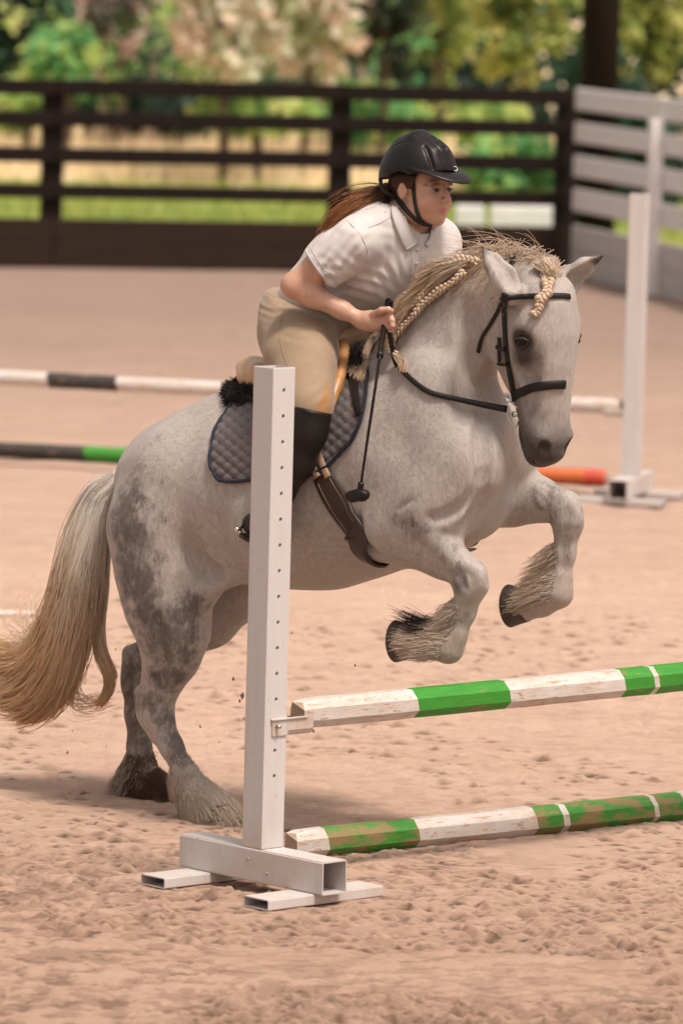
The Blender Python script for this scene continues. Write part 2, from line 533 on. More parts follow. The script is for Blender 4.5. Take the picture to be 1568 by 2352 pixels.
def build_sand():
    gx = np.concatenate([-1.3 - np.geomspace(0.02, 60, 38)[::-1], np.arange(-1.3, 1.4, 0.0085), 1.4 + np.geomspace(0.02, 60, 38)])
    gy = [-40, -20, -8, 0, 6, 10, 12.5, 13.6]
    y, d = 14.3, 0.0098
    while y < 47.2:
        gy.append(y)
        y += d * (1 if y < 19.5 else (y / 19.5) ** 3.2)
    gy = np.array(gy + [48.6])
    X, Y = np.meshgrid(gx, gy, indexing='ij')
    P = np.stack([X, Y, 0 * X], -1)
    Z = (fbm(P * [1, 1, 0], 1.3, 3) - 0.5) * 0.04 + (fbm(P * [0.8, 1, 0] + 3, 9, 3) - 0.5) * 0.007
    rid = np.abs(fbm(P * [0.75, 1.2, 0] + 9, 16, 3) - 0.5) * 2
    Z -= 0.012 * (1 - np.clip(rid * 4, 0, 1)) * np.clip(fbm(P * [1, 1, 0] + 31, 2.2, 2) * 3 - 1.1, 0, 1)
    def sstep(a, b, x): return np.clip((x - a) / (b - a), 0, 1) ** 2 * (3 - 2 * np.clip((x - a) / (b - a), 0, 1))
    zone = sstep(.40, .58, fbm(P * [.8, .55, 0] + 50, 1.1, 3))
    zone = np.maximum(zone * (.35 + .65 * sstep(18.0, 16.6, Y)), .25 + .45 * sstep(17.3, 15, Y))
    cr = fbm(P * [0.62, 1.0, 0] + 71, 20, 3)
    Z += (sstep(.50, .54, cr) * .005 + sstep(.60, .63, cr) * .005) * zone
    cr2 = fbm(P * [0.7, 1.1, 0] + 13, 34, 3)
    Z += (sstep(.54, .60, cr2) * .006) * zone * sstep(.4, .6, fbm(P * [1, 1, 0] + 5, 3.1, 2))
    pit_shade = np.clip((sstep(.50, .44, cr) * .35 + sstep(.46, .38, cr2) * .35) * zone, 0, 1)  # painted shade for the low parts of the crust
    rng = np.random.default_rng(3)
    ix0 = np.searchsorted(gx, -1.3); iy0 = np.searchsorted(gy, 14.3)
    n = 15000
    cx = rng.uniform(-1.3, 1.38, n)
    cy = 14.4 + 9.5 * rng.random(n) ** 1.5
    dens = noise3(np.stack([cx * 1.6, cy * 1.1, 0 * cx], 1))
    for a, b, w in zip(cx, cy, dens):
        if w < 0.34 or (b > 17.3 and rng.random() < min(.8, (b - 17.3) * .7)): continue
        r = rng.uniform(0.008, 0.018) * (1.5 if rng.random() < 0.06 else 1) * (1 if b < 19 else 1.3)
        e = rng.uniform(0.7, 1.9); th = rng.normal(0, 0.35)
        R = r * 2.6 * e
        i0, i1 = np.searchsorted(gx, [a - R, a + R]); j0, j1 = np.searchsorted(gy, [b - R, b + R])
        if i1 - i0 < 2 or j1 - j0 < 2: continue
        dx = gx[i0:i1, None] - a; dy = gy[None, j0:j1] - b
        u = (dx * math.cos(th) + dy * math.sin(th)) / (r * e); v = (-dx * math.sin(th) + dy * math.cos(th)) / r
        q = u * u + v * v
        up = np.exp(-q ** 1.8 * 1.2)
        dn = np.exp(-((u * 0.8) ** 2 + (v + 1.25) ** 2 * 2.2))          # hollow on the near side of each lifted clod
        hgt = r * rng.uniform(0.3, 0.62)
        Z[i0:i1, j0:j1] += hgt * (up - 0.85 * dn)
        pit_shade[i0:i1, j0:j1] = np.maximum(pit_shade[i0:i1, j0:j1], dn * rng.uniform(0.3, 1.25))  # each hollow's shade is painted in as well
    # hoof prints
    for _ in range(14):
        a, b = rng.uniform(-1.2, 1.3), rng.uniform(14.6, 22)
        i0, i1 = np.searchsorted(gx, [a - 0.2, a + 0.2]); j0, j1 = np.searchsorted(gy, [b - 0.2, b + 0.2])
        q = np.sqrt((gx[i0:i1, None] - a) ** 2 + (gy[None, j0:j1] - b) ** 2) / 0.062
        Z[i0:i1, j0:j1] += -0.016 * np.exp(-q ** 4 * 0.8) + 0.007 * np.exp(-(q - 1.45) ** 2 * 6)
    Z[:, gy > 46.5] *= 0.2
    # firm level sand under the standards and the poles
    flat = np.zeros_like(Z)
    def level(p, q, r):
        p, q = np.asarray(p)[:2], np.asarray(q)[:2]
        t = np.clip(((X - p[0]) * (q - p)[0] + (Y - p[1]) * (q - p)[1]) / ((q - p) @ (q - p)), 0, 1)
        d = np.hypot(X - p[0] - t * (q - p)[0], Y - p[1] - t * (q - p)[1])
        np.maximum(flat, np.exp(-(d / r) ** 4), out=flat)
    for p, q, r in LEVEL: level(p, q, r)
    Z = Z * (1 - flat) + flat * (Z * 0.25 - 0.002)
    nx, ny = X.shape
    I = np.arange(nx * ny).reshape(nx, ny)
    Fc = np.stack([I[:-1, :-1], I[1:, :-1], I[1:, 1:], I[:-1, 1:]], -1).reshape(-1, 4)
    o = mesh_obj('arena_sand', np.stack([X, Y, Z], -1).reshape(-1, 3), Fc, sand_material(), attrs={'pit_shade': pit_shade.ravel()})
    return tag(o, kind='structure')

# ------------------------------------------------------------------ near jump: directions of its beam and of its poles
JB = np.array([math.cos(math.radians(47)), -math.sin(math.radians(47)), 0])
JR = np.array([math.sin(math.radians(47)), math.cos(math.radians(47)), 0])
NEAR_FOOT = on_z(603, 1945, 0.132) * [1, 1, 0]
FB = np.array([math.cos(math.radians(75)), math.sin(math.radians(75)), 0])
FAR_FOOT = on_z(1449, 1091, 0.132) * [1, 1, 0]
LEVEL = [(NEAR_FOOT - 0.23 * JB - JR * .23, NEAR_FOOT - 0.23 * JB + JR * .23, 0.12), (NEAR_FOOT + 0.23 * JB - JR * .23, NEAR_FOOT + 0.23 * JB + JR * .23, 0.12),
         (NEAR_FOOT, NEAR_FOOT + JR * 3.6, 0.075)]
build_sand()

# meadow beyond the fence
mm = Mat('meadow_turf')
gcol = mm.mix(mm.maprange(mm.noise(0.35, 5), 0.35, 0.65), (0.12, 0.20, 0.035), (0.27, 0.30, 0.06))
sp = mm.node('ShaderNodeSeparateXYZ'); mm.l.new(mm.coord(), sp.inputs[0])
gcol = mm.mix(mm.maprange(mm.math('ADD', sp.outputs[1], mm.math('MULTIPLY', mm.noise(0.8, 3), 2.0)), 64.3, 65.3), gcol, (0.74, 0.60, 0.38))   # mown hay strip
mm.color(gcol).rough(0.9)
mm.bump(mm.noise(14, 4), 0.5, 0.05)
gv = [(-90, 48.61, -0.02), (90, 48.61, -0.02), (400, 700, -0.02), (-400, 700, -0.02)]
tag(mesh_obj('meadow', gv, [(0, 1, 2, 3)], mm.m, smooth=False), kind='structure')

def blades(name, n, box, h, w, mat, rng):
    x = rng.uniform(box[0], box[1], n); y = rng.uniform(box[2], box[3], n)
    a = rng.uniform(0, math.pi, n); hh = h * rng.uniform(0.5, 1.1, n); lx = rng.normal(0, 0.25, n) * hh; ly = rng.normal(0, 0.25, n) * hh
    b = np.stack([x, y, -0.03 + 0 * x], 1)
    d = np.stack([np.cos(a), np.sin(a), 0 * a], 1) * w
    V = np.stack([b - d, b + d, b + np.stack([lx, ly, hh], 1)], 1).reshape(-1, 3)
    Fc = np.arange(3 * n).reshape(n, 3)
    o = mesh_obj(name, V, Fc, mat, attrs={'tint': np.repeat(rng.random(n), 3)}, smooth=False)
    return o
rg = np.random.default_rng(11)
m = Mat('dry_grass'); m.color(m.mix(m.attr('tint'), (0.76, 0.60, 0.37), (0.92, 0.79, 0.57))).rough(0.8)
tag(blades('dry_grass', 22000, (-8, 9, 64, 76), 0.42, 0.012, m.m, rg), kind='stuff')
m = Mat('green_grass'); m.color(m.mix(m.attr('tint'), (0.16, 0.27, 0.05), (0.46, 0.46, 0.11))).rough(0.8)
tag(blades('green_grass', 22000, (-7, 8, 49.2, 63.5), 0.16, 0.01, m.m, rg), kind='stuff')

# ------------------------------------------------------------------ dark board fence across the back
FL, FR = on_z(0, 613, 0), on_z(1300, 631, 0)
fdir = (FR - FL) / np.linalg.norm(FR - FL)
fang = math.atan2(fdir[1], fdir[0])
def fence_u(x):                       # distance along the fence for a picture column
    d = ray(x, 600); n = np.array([-fdir[1], fdir[0], 0])
    t = ((FL - CAM) @ n) / (d @ n)
    return (CAM + d * t - FL) @ fdir
def fence_z(x, y, p0=None, dr=None):
    p0 = FL if p0 is None else p0; dr = fdir if dr is None else dr
    d = ray(x, y); n = np.array([-dr[1], dr[0], 0]); t = ((p0 - CAM) @ n) / (d @ n)
    return (CAM + d * t)[2]

def wood(name, a, b, rough=0.75, scale=(2, 30, 30), rot=0):
    m = Mat(name)
    c = m.coord(scale)
    n = m.noise(2.0, 6, 0.65, c, 0.4)
    m.color(m.ramp(n, [(0.25, a), (0.75, b)])).rough(rough)
    m.b.inputs['Specular IOR Level'].default_value = 0.15
    m.bump(n, 0.4, 0.01)
    return m.m
DARKWOOD = wood('dark_stained_wood', (0.0065, 0.004, 0.0032), (0.017, 0.0105, 0.0082))
BROWNWOOD = wood('brown_stained_wood', (0.009, 0.0055, 0.004), (0.024, 0.0145, 0.010))
KICKWOOD = wood('kick_board_wood', (0.016, 0.0095, 0.0068), (0.038, 0.023, 0.0165))
GREYWOOD = wood('weathered_grey_wood', (0.66, 0.64, 0.63), (0.86, 0.84, 0.83), 0.8)
GREYDARK = wood('weathered_kick_wood', (0.42, 0.40, 0.395), (0.62, 0.60, 0.59), 0.85)

def board(name, parent, L, h, t, loc, mat, rz=0, jitter=True):
    bm = bmesh.new()
    add_box(bm, (0, 0, 0), (L, t, h), bevel=0.006)
    o = bm_obj(name, bm, mat, parent)
    o.location = loc
    o.rotation_euler = (0, random.uniform(-.0015, .0015) if jitter else 0, rz)
    return o
fence = thing('board_fence', FL, fang, 'dark brown board fence with open rails above solid kick boards across the back', 'fence')
px_posts = [-1202, -542, 118, 778, 1297]
us = [fence_u(x) for x in px_posts]
topz = fence_z(118, 184)
for u in us:
    bm = bmesh.new(); add_box(bm, (0, 0, 0), (0.172, 0.16, topz - 0.01), bevel=0.012)
    o = bm_obj('post', bm, DARKWOOD, fence); o.location = (u, 0.085, (topz - 0.01) / 2)
lev = [(184, 213), (258, 285), (340, 368), (425, 450)]
for (a, b) in zip(us[:-1], us[1:]):
    for k, (y0, y1) in enumerate(lev):
        z1, z0 = fence_z(118, y0 - 4), fence_z(118, y1 + 4)
        board('rail', fence, (b - a) - 0.006, z1 - z0, 0.045, ((a + b) / 2, -0.022 - (0.012 if k == 0 else 0), (z0 + z1) / 2 + random.uniform(-.004, .004)), DARKWOOD)
    zt = fence_z(118, 501)
    for k in range(2):
        hh = zt / 2
        board('kick_board', fence, (b - a) - 0.006, hh - 0.002, 0.05, ((a + b) / 2, -0.026, hh * (k + 0.5)), KICKWOOD)

# pale weathered fence from the corner towards the camera
CR = on_z(1303, 633, 0); CE = on_z(1568, 694, 0)
gdir = (CE - CR) / np.linalg.norm(CE - CR)
gang = math.atan2(gdir[1], gdir[0])
pale = thing('weathered_fence', CR, gang, 'pale grey weathered board fence running from the corner towards the right edge', 'fence')
GL = 7.2
for k, (y0, y1) in enumerate([(201, 250), (279, 325), (357, 405), (433, 484)]):
    z1, z0 = fence_z(1320, y0, CR, gdir), fence_z(1320, y1, CR, gdir)
    for a, b in ((0.06, 3.58), (3.59, GL)):
        board('rail', pale, b - a, z1 - z0, 0.04, ((a + b) / 2, 0.022, (z0 + z1) / 2 + random.uniform(-.006, .006)), GREYWOOD)
z1 = fence_z(1320, 517, CR, gdir)
for k in range(2):
    for a, b in ((0.06, 3.58), (3.59, GL)):
        board('kick_board', pale, b - a, z1 / 2 - 0.008, 0.045, ((a + b) / 2, 0.024, z1 / 2 * (k + 0.5)), GREYDARK)
for u in (2.55, 5.0, 7.1):
    bm = bmesh.new(); add_box(bm, (0, 0, 0), (0.12, 0.1, 1.42), bevel=0.01)
    o = bm_obj('post', bm, GREYWOOD, pale); o.location = (u, -0.052, 0.71)

# tall timber column behind the corner
cb = at_depth(1366, 520, 49.3) * [1, 1, 0]
bm = bmesh.new()
bmesh.ops.create_cone(bm, cap_ends=True, segments=14, radius1=0.172, radius2=0.160, depth=6.0)
for v in bm.verts:
    k = 1 + 0.05 * math.sin(3 * math.atan2(v.co.y, v.co.x))
    v.co.x *= k; v.co.y *= k
col = bm_obj('timber_column', bm, BROWNWOOD, smooth=True)
col.location = (cb[0], cb[1], 3.0)
tag(col, 'thick dark round timber column standing behind the fence corner', 'column')

# low white boards leaning beyond the fence
WHITE = simple('white_board_paint', (0.72, 0.72, 0.72), 0.6, 0.1, 6)
for (xa, xb, d, lab) in ((1046, 1112, 54.0, 'short white board lying in the meadow seen between the dark rails'), (1126, 1284, 53.2, 'long white trough board beyond the fence corner, low in the meadow')):
    p, q = at_depth(xa, 470, d), at_depth(xb, 473, d)
    zt = at_depth(xa, 470, d)[2]
    bm = bmesh.new(); add_box(bm, (0, 0, zt / 2), (q[0] - p[0], 0.3, zt), bevel=0.03, seg=2)
    o = bm_obj('white_board', bm, WHITE); o.location = ((p[0] + q[0]) / 2, d, 0)
    tag(o, lab, 'board')

# ------------------------------------------------------------------ bushes and trees beyond the fence (only their low branches are in view)
def leaf_mat(name, cols, trans=0.25):
    m = Mat(name)
    st = [(i / max(1, len(cols) - 1), c) for i, c in enumerate(cols)]
    m.color(m.ramp(m.attr('tint'), st)).rough(0.55)
    tr = m.node('ShaderNodeBsdfTranslucent'); mx = m.node('ShaderNodeMixShader'); mx.inputs[0].default_value = 0.5
    col = m.b.inputs['Base Color'].links[0].from_socket
    m.l.new(col, tr.inputs[0]); m.l.new(m.b.outputs[0], mx.inputs[1]); m.l.new(tr.outputs[0], mx.inputs[2])
    m.l.new(mx.outputs[0], m.n['Material Output'].inputs[0])
    return m.m
def leaves(clumps, per, size, rng, droop=0.3):
    """leaf quads gathered in clumps: (centre, radius) -> verts, faces, tint"""
    V, T = [], []
    for c, r, tn in clumps:
        k = max(6, int(per * rng.uniform(0.6, 1.3)))
        d = rng.normal(size=(k, 3)); d /= np.linalg.norm(d, axis=1)[:, None]
        p = c + d * (r * rng.random(k) ** 0.45)[:, None]
        nn = rng.normal(size=(k, 3)) * .55 + np.array([.1, -.75, .75])              # leaves turn their faces to the light
        a = rng.normal(size=(k, 3)); a[:, 2] -= droop; a -= nn * ((a * nn).sum(1) / (nn * nn).sum(1))[:, None]; a /= np.linalg.norm(a, axis=1)[:, None]
        b = np.cross(a, nn); b /= np.linalg.norm(b, axis=1)[:, None]
        L = (size * rng.uniform(0.6, 1.3, k))[:, None]
        V.append(np.stack([p, p + a * L * .5 + b * L * .32, p + a * L, p + a * L * .5 - b * L * .32], 1))
        T.append(np.repeat(np.clip(tn + rng.normal(0, .16, k), 0, 1), 4))
    V = np.concatenate(V).reshape(-1, 3)
    return V, np.arange(len(V)).reshape(-1, 4), np.concatenate(T)
BARK = wood('bark', (0.09, 0.062, 0.045), (0.19, 0.14, 0.11), 0.9, (12, 12, 2))
PALEBARK = wood('pale_bark', (0.34, 0.24, 0.19), (0.52, 0.40, 0.33), 0.85, (12, 12, 2))
PAL = {
 'dark': [(0.010, 0.030, 0.018), (0.022, 0.07, 0.04), (0.05, 0.13, 0.07), (0.03, 0.06, 0.045)],
 'mid': [(0.06, 0.20, 0.06), (0.16, 0.46, 0.17), (0.34, 0.62, 0.22), (0.62, 0.70, 0.20)],
 'pink': [(0.03, 0.06, 0.035), (0.20, 0.18, 0.13), (0.55, 0.34, 0.28), (0.70, 0.62, 0.55)],
 'cream': [(0.42, 0.48, 0.22), (0.80, 0.79, 0.60), (0.92, 0.87, 0.78), (0.90, 0.64, 0.50)],
 'teal': [(0.014, 0.028, 0.018), (0.035, 0.065, 0.038), (0.08, 0.115, 0.06), (0.15, 0.11, 0.06)],
 'olive': [(0.04, 0.08, 0.02), (0.20, 0.30, 0.07), (0.52, 0.58, 0.15), (0.60, 0.56, 0.20)],
 'lime': [(0.12, 0.28, 0.06), (0.34, 0.54, 0.13), (0.58, 0.72, 0.22), (0.72, 0.70, 0.32)],
}
LMAT = {k: leaf_mat('leaf_' + k, v) for k, v in PAL.items()}
def plant(name, x, y, rx, ry, d, pal, label, cat, nclump=60, per=34, size=0.13, clump=0.2, seed=0, trunk=True, tall=0.0):
    rng = np.random.default_rng(seed + 100)
    c = at_depth(x, y, d); sx, sz = rx * d / F_PX, ry * d / F_PX
    root = thing(name, (c[0], d, 0), 0, label, cat, 'bushes and trees beyond the arena fence')
    cl = []
    for _ in range(int(nclump * 1.35)):
        q = rng.normal(size=3); q /= np.linalg.norm(q); q *= rng.random() ** 0.35
        hgt = sz + tall * 0.5
        p = np.array([q[0] * sx, q[1] * min(sx, 1.2) * 0.8, c[2] + tall * 0.5 + q[2] * hgt])
        p[2] = max(p[2], 0.12)
        cl.append((p, clump * rng.uniform(0.6, 1.35), rng.random()))
    V, Fc, T = leaves(cl, per, size, rng)
    mesh_obj('crown', V, Fc, LMAT[pal], root, attrs={'tint': T}, smooth=False)
    if trunk:
        ps = []
        for k in range(1):
            e = cl[rng.integers(len(cl))][0]
            ps.append(tube(spline([(0.05 * k, 0, -0.05), (0.06 * rng.normal(), .05, e[2] * .45), e], 8), np.linspace(0.04, 0.015, 8), 6))
        ps.append(tube([(0, 0, -0.1), (0.03, 0, c[2] * .5), (0, 0.02, c[2] + sz * .6 + tall)], [0.055, 0.045, 0.02], 7))
        v, f = join(ps)
        mesh_obj('trunk', v, f, BARK, root)
    return root
PL = [
 ('conifer', 30, 50, 120, 170, 72, 'dark', 'dark teal conifer at the far left edge behind the fence', 'tree', 90, 40, .14, .25),
 ('bush', 150, 135, 80, 70, 66, 'mid', 'fresh green bush in front of the dark conifer at top left', 'bush', 40, 40, .12, .16),
 ('shrub', 275, 75, 110, 100, 69, 'pink', 'dusky pink and grey shrub between the green bush and the cream one', 'shrub', 60, 30, .13, .16),
 ('flowering_shrub', 520, 75, 150, 110, 64, 'cream', 'large cream and white flowering shrub above the top rail', 'shrub', 150, 40, .17, .20),
 ('flowering_shrub', 700, 95, 120, 105, 65.5, 'cream', 'smaller cream shrub just left of the dark drooping conifer', 'shrub', 80, 34, .17, .20),
 ('conifer', 880, 60, 120, 150, 67, 'teal', 'dark drooping conifer boughs above and left of the helmet', 'tree', 80, 36, .14, .2),
 ('bush', 1010, 110, 100, 100, 70, 'olive', 'brownish olive bush behind the drooping conifer', 'bush', 60, 30, .13, .17),
 ('bush', 1200, 90, 150, 120, 66, 'olive', 'olive yellow bush left of the timber column', 'bush', 80, 32, .13, .17),
 ('bush', 1490, 95, 120, 140, 62, 'olive', 'yellow green bush right of the timber column', 'bush', 80, 32, .13, .17),
 ('bush', 60, 240, 90, 60, 67, 'lime', 'bright lime bush low behind the leftmost rails', 'bush', 30, 34, .12, .15),
 ('bush', 330, 250, 170, 60, 70, 'dark', 'low dark evergreen bush between the first two fence posts', 'bush', 60, 34, .12, .17),
 ('bush', 590, 255, 150, 40, 64.5, 'lime', 'light green bush seen between the top rails left of the middle post', 'bush', 46, 34, .12, .14),
 ('bush', 880, 290, 120, 80, 69, 'mid', 'mid green bush behind the rails left of the helmet', 'bush', 46, 32, .12, .15),
 ('bush', 1120, 275, 90, 50, 64, 'lime', 'bright green bush behind the rails right of the helmet', 'bush', 34, 34, .12, .14),
 ('bush', 1180, 390, 130, 90, 63, 'mid', 'green bush low behind the rails at the fence corner', 'bush', 50, 30, .12, .15),
 ('bush', 1440, 350, 130, 160, 58, 'dark', 'dark bush behind the pale weathered fence', 'bush', 80, 34, .12, .18),
 ('tree', -260, 60, 190, 200, 70, 'mid', 'green tree outside the left edge behind the fence', 'tree', 80, 34, .14, .22),
 ('tree', 1800, 60, 190, 240, 62, 'olive', 'olive tree outside the right edge behind the pale fence', 'tree', 80, 34, .14, .22),
]
for i, a in enumerate(PL):
    plant(a[0], a[1], a[2], a[3], a[4], a[5], a[6], a[7], a[8], a[9], a[10], a[11], a[12], seed=i, tall=2.0 if a[2] < 120 else 0.0)
rg = np.random.default_rng(5)
ORD = ['first', 'second', 'third', 'fourth', 'fifth', 'sixth', 'seventh', 'eighth', 'ninth', 'tenth', 'eleventh', 'twelfth', 'thirteenth', 'fourteenth', 'fifteenth', 'sixteenth', 'seventeenth']
for i, x in enumerate([55, 160, 205, 245, 300, 345, 372, 410, 445, 470, 560, 640, 700, 735, 830, 890, 985]):
    d = rg.uniform(69, 73)
    b = at_depth(x, 340, d); h = 1.9
    v, f = tube(spline([(0, 0, -0.1), (rg.normal(0, .04), 0, h * .3), (rg.normal(0, .08), 0, h * .65), (rg.normal(0, .12), 0, h)], 9), np.linspace(rg.uniform(.05, .10), .03, 9), 7)
    r = thing('sapling', (b[0], d, 0), 0, 'slim pale sapling stem behind the dry grass, %s from the left' % ORD[i], 'sapling', 'pale saplings at the edge of the wood')
    mesh_obj('trunk', v, f, PALEBARK, r)
    cl = [(np.array([rg.normal(0, .28), rg.normal(-.1, .25), rg.uniform(.5, 2.0)]), .2, rg.random()) for _ in range(13)]
    V, Fc, T = leaves(cl, 26, .12, rg)
    mesh_obj('crown', V, Fc, LMAT[['mid', 'lime', 'dark'][i % 3]], r, attrs={'tint': T}, smooth=False)
# the wood behind, one dark mass
cl = [(np.array([rg.uniform(-14, 15), rg.uniform(80, 92), rg.uniform(0.1, 1) * rg.uniform(1, 9)]), .55, rg.random() * .7) for _ in range(900)]
V, Fc, T = leaves(cl, 26, .34, rg)
tag(mesh_obj('far_wood', V, Fc, LMAT['dark'], attrs={'tint': T}, smooth=False), kind='stuff')
# ------------------------------------------------------------------ jump standards and poles
def paint_white(name, dirt=0.35):
    m = Mat(name)
    c = m.coord()
    n = m.noise(7, 6, 0.65, c)
    spots = m.noise(55, 4, 0.7, c)
    streak = m.noise(4, 5, 0.6, m.coord((9, 9, 0.7)))
    base = m.mix(m.maprange(streak, 0.5, 0.8, 0, dirt), (0.54, 0.525, 0.52), (0.42, 0.355, 0.30))
    base = m.mix(m.maprange(spots, 0.62, 0.74, 0, dirt * 1.5), base, (0.36, 0.27, 0.20))
    sep = m.node('ShaderNodeSeparateXYZ'); m.l.new(c, sep.inputs[0])
    low = m.math('MULTIPLY', m.maprange(sep.outputs[2], 0.16, 0.0), m.maprange(n, 0.35, 0.7, 0, dirt * 1.6))
    base = m.mix(low, base, (0.44, 0.32, 0.24))
    m.color(base).rough(m.maprange(n, 0.3, 0.7, 0.38, 0.6))
    m.bump(m.noise(90, 3, 0.6, c), 0.08, 0.004)
    return m.m
PWHITE = paint_white('white_vinyl')
PCUP = paint_white('cup_plastic', 0.8)
STEEL = simple('steel', (0.45, 0.42, 0.4), 0.35, 0.2, 30, metal=1.0)

def hollow(L, w, h, t, bevel=0.004):
    """open square tube along x, centred"""
    bm = bmesh.new()
    rings = []
    for x in (-L / 2, L / 2):
        ring = []
        for (a, b) in ((w / 2, h / 2), (w / 2 - t, h / 2 - t)):
            ring.append([bm.verts.new((x, sy * a, sz * b)) for sy, sz in ((-1, -1), (1, -1), (1, 1), (-1, 1))])
        rings.append(ring)
    (o0, i0), (o1, i1) = rings
    long_e = []
    for j in range(4):
        k = (j + 1) % 4
        bm.faces.new((o0[j], o0[k], o1[k], o1[j]))
        bm.faces.new((i0[k], i0[j], i1[j], i1[k]))
        bm.faces.new((o0[k], o0[j], i0[j], i0[k]))
        bm.faces.new((o1[j], o1[k], i1[k], i1[j]))
    bm.edges.ensure_lookup_table()
    for j in range(4):
        long_e.append(bm.edges.get((o0[j], o1[j])))
    bmesh.ops.bevel(bm, geom=long_e, offset=bevel, segments=3, affect='EDGES')
    return bm

def cut_post(w, h, holes):
    """square post with round holes in its +x face and an open top; local x along the beam, z up"""
    bm = bmesh.new(); add_box(bm, (0, 0, h / 2), (w, w, h), bevel=0.0035, seg=2)
    bmesh.ops.recalc_face_normals(bm, faces=bm.faces)
    me = bpy.data.meshes.new('post'); bm.to_mesh(me); bm.free()
    o = link(bpy.data.objects.new('post', me))
    bm = bmesh.new()
    for z in holes:
        bmesh.ops.create_cone(bm, cap_ends=True, segments=14, radius1=0.0062, radius2=0.0062, depth=0.05,
                              matrix=Matrix.Translation((w / 2, 0, z)) @ Matrix.Rotation(math.pi / 2, 4, 'Y'))
    add_box(bm, (0, 0, h), (w - 0.010, w - 0.010, 0.10))
    bmesh.ops.recalc_face_normals(bm, faces=bm.faces)
    mc = bpy.data.meshes.new('cutter'); bm.to_mesh(mc); bm.free()
    c = link(bpy.data.objects.new('cutter', mc))
    md = o.modifiers.new('b', 'BOOLEAN'); md.object = c; md.operation = 'DIFFERENCE'; md.solver = 'EXACT'
    dg = bpy.context.evaluated_depsgraph_get()
    new = bpy.data.meshes.new_from_object(o.evaluated_get(dg))
    bpy.data.objects.remove(o); bpy.data.objects.remove(c)
    return new

POST_W, POST_H = 0.0875, 1.435
HOLES = [0.132 + 0.0 for _ in ()]
def standard(label, foot, ang, cup_z=None, group='white jump standards in the arena'):
    root = thing('jump_standard', foot, ang, label, 'jump standard', group)
    n = 17
    holes = [POST_H - 0.067 - 0.0767 * k for k in range(n - 1)]
    me = cut_post(POST_W, POST_H, holes)
    me.materials.append(PWHITE)
    p = link(bpy.data.objects.new('post', me)); p.parent = root; p.location = (0, 0, 0.1325)
    b = bm_obj('foot_beam', hollow(0.635, 0.098, 0.099, 0.004), PWHITE, root); b.location = (0, 0, 0.0325 + 0.0495)
    for s in (-0.23, 0.23):
        f = bm_obj('foot', hollow(0.46, 0.108, 0.032, 0.0035, 0.003), PWHITE, root)
        f.location = (s, 0, 0.016); f.rotation_euler = (0, 0, math.pi / 2)
    for (x, z) in ((-0.01, 0.098), (0.075, 0.066)):
        bm = bmesh.new()
        bmesh.ops.create_uvsphere(bm, u_segments=10, v_segments=6, radius=0.0055)
        o = bm_obj('bolt', bm, STEEL, root, smooth=True); o.location = (x, -0.0495, z); o.scale = (1, 0.6, 1)
    return root

def cup(root, z, side=1):
    """bracket pinned to the +x face; its tray reaches past the post along +y"""
    bm = bmesh.new()
    f = POST_W / 2 + 0.0006
    y0, y1 = -0.016, 0.148
    prof = [(0, 0.024), (0, -0.012), (-0.006, -0.024), (-0.02, -0.030), (-0.07, -0.030), (-0.082, -0.024), (-0.0875, -0.010), (-0.0875, 0.012)]
    def sheet(ya, yb, pr, t=0.004):
        n = len(pr); rows = []
        for y in (ya, yb):
            out = [bm.verts.new((f + t + a, y, b)) for a, b in pr]
            inn = [bm.verts.new((f + a * 0.93, y, b + (t if i > 1 else 0))) for i, (a, b) in enumerate(pr)]
            rows.append((out, inn))
        (oa, ia), (ob, ib) = rows
        for i in range(n - 1):
            bm.faces.new((oa[i], ob[i], ob[i + 1], oa[i + 1])); bm.faces.new((ia[i + 1], ib[i + 1], ib[i], ia[i]))
            bm.faces.new((oa[i + 1], oa[i], ia[i], ia[i + 1])) if False else None
        for i in range(n - 1):
            bm.faces.new((oa[i], oa[i + 1], ia[i + 1], ia[i])); bm.faces.new((ob[i + 1], ob[i], ib[i], ib[i + 1]))
        bm.faces.new((oa[0], ia[0], ib[0], ob[0])); bm.faces.new((ia[-1], oa[-1], ob[-1], ib[-1]))
    sheet(POST_W / 2 + 0.003, y1, prof)
    add_box(bm, (f + 0.002, (y0 + POST_W / 2 + 0.003) / 2, -0.003), (0.004, POST_W / 2 + 0.003 - y0 + 0.001, 0.048), bevel=0.001)
    add_box(bm, (f + 0.004, 0.05, 0.0235), (0.010, y1 - y0 - 0.02, 0.005), bevel=0.001)
    o = bm_obj('jump_cup', bm, PCUP, root); o.location = (0, 0, z)
    bm = bmesh.new()
    bmesh.ops.create_cone(bm, cap_ends=True, segments=10, radius1=0.0058, radius2=0.0052, depth=0.018, matrix=Matrix.Rotation(math.pi / 2, 4, 'Y'))
    q = bm_obj('pin', bm, STEEL, o, smooth=True); q.location = (f + 0.011, 0.0, 0.003)
    return o

jang = math.atan2(JB[1], JB[0])
near_std = standard('tall white jump standard with drilled holes in the foreground, overlapping the grey horse', NEAR_FOOT, jang)
RAIL_START = None
def axis_plane(x, y, p0, dr):
    d = ray(x, y); n = np.array([-dr[1], dr[0], 0]); t = ((p0 - CAM) @ n) / (d @ n)
    return CAM + d * t
RA = axis_plane(683, 1640, NEAR_FOOT, JR)
cup(near_std, RA[2] - 0.0455 + 0.020, 1)

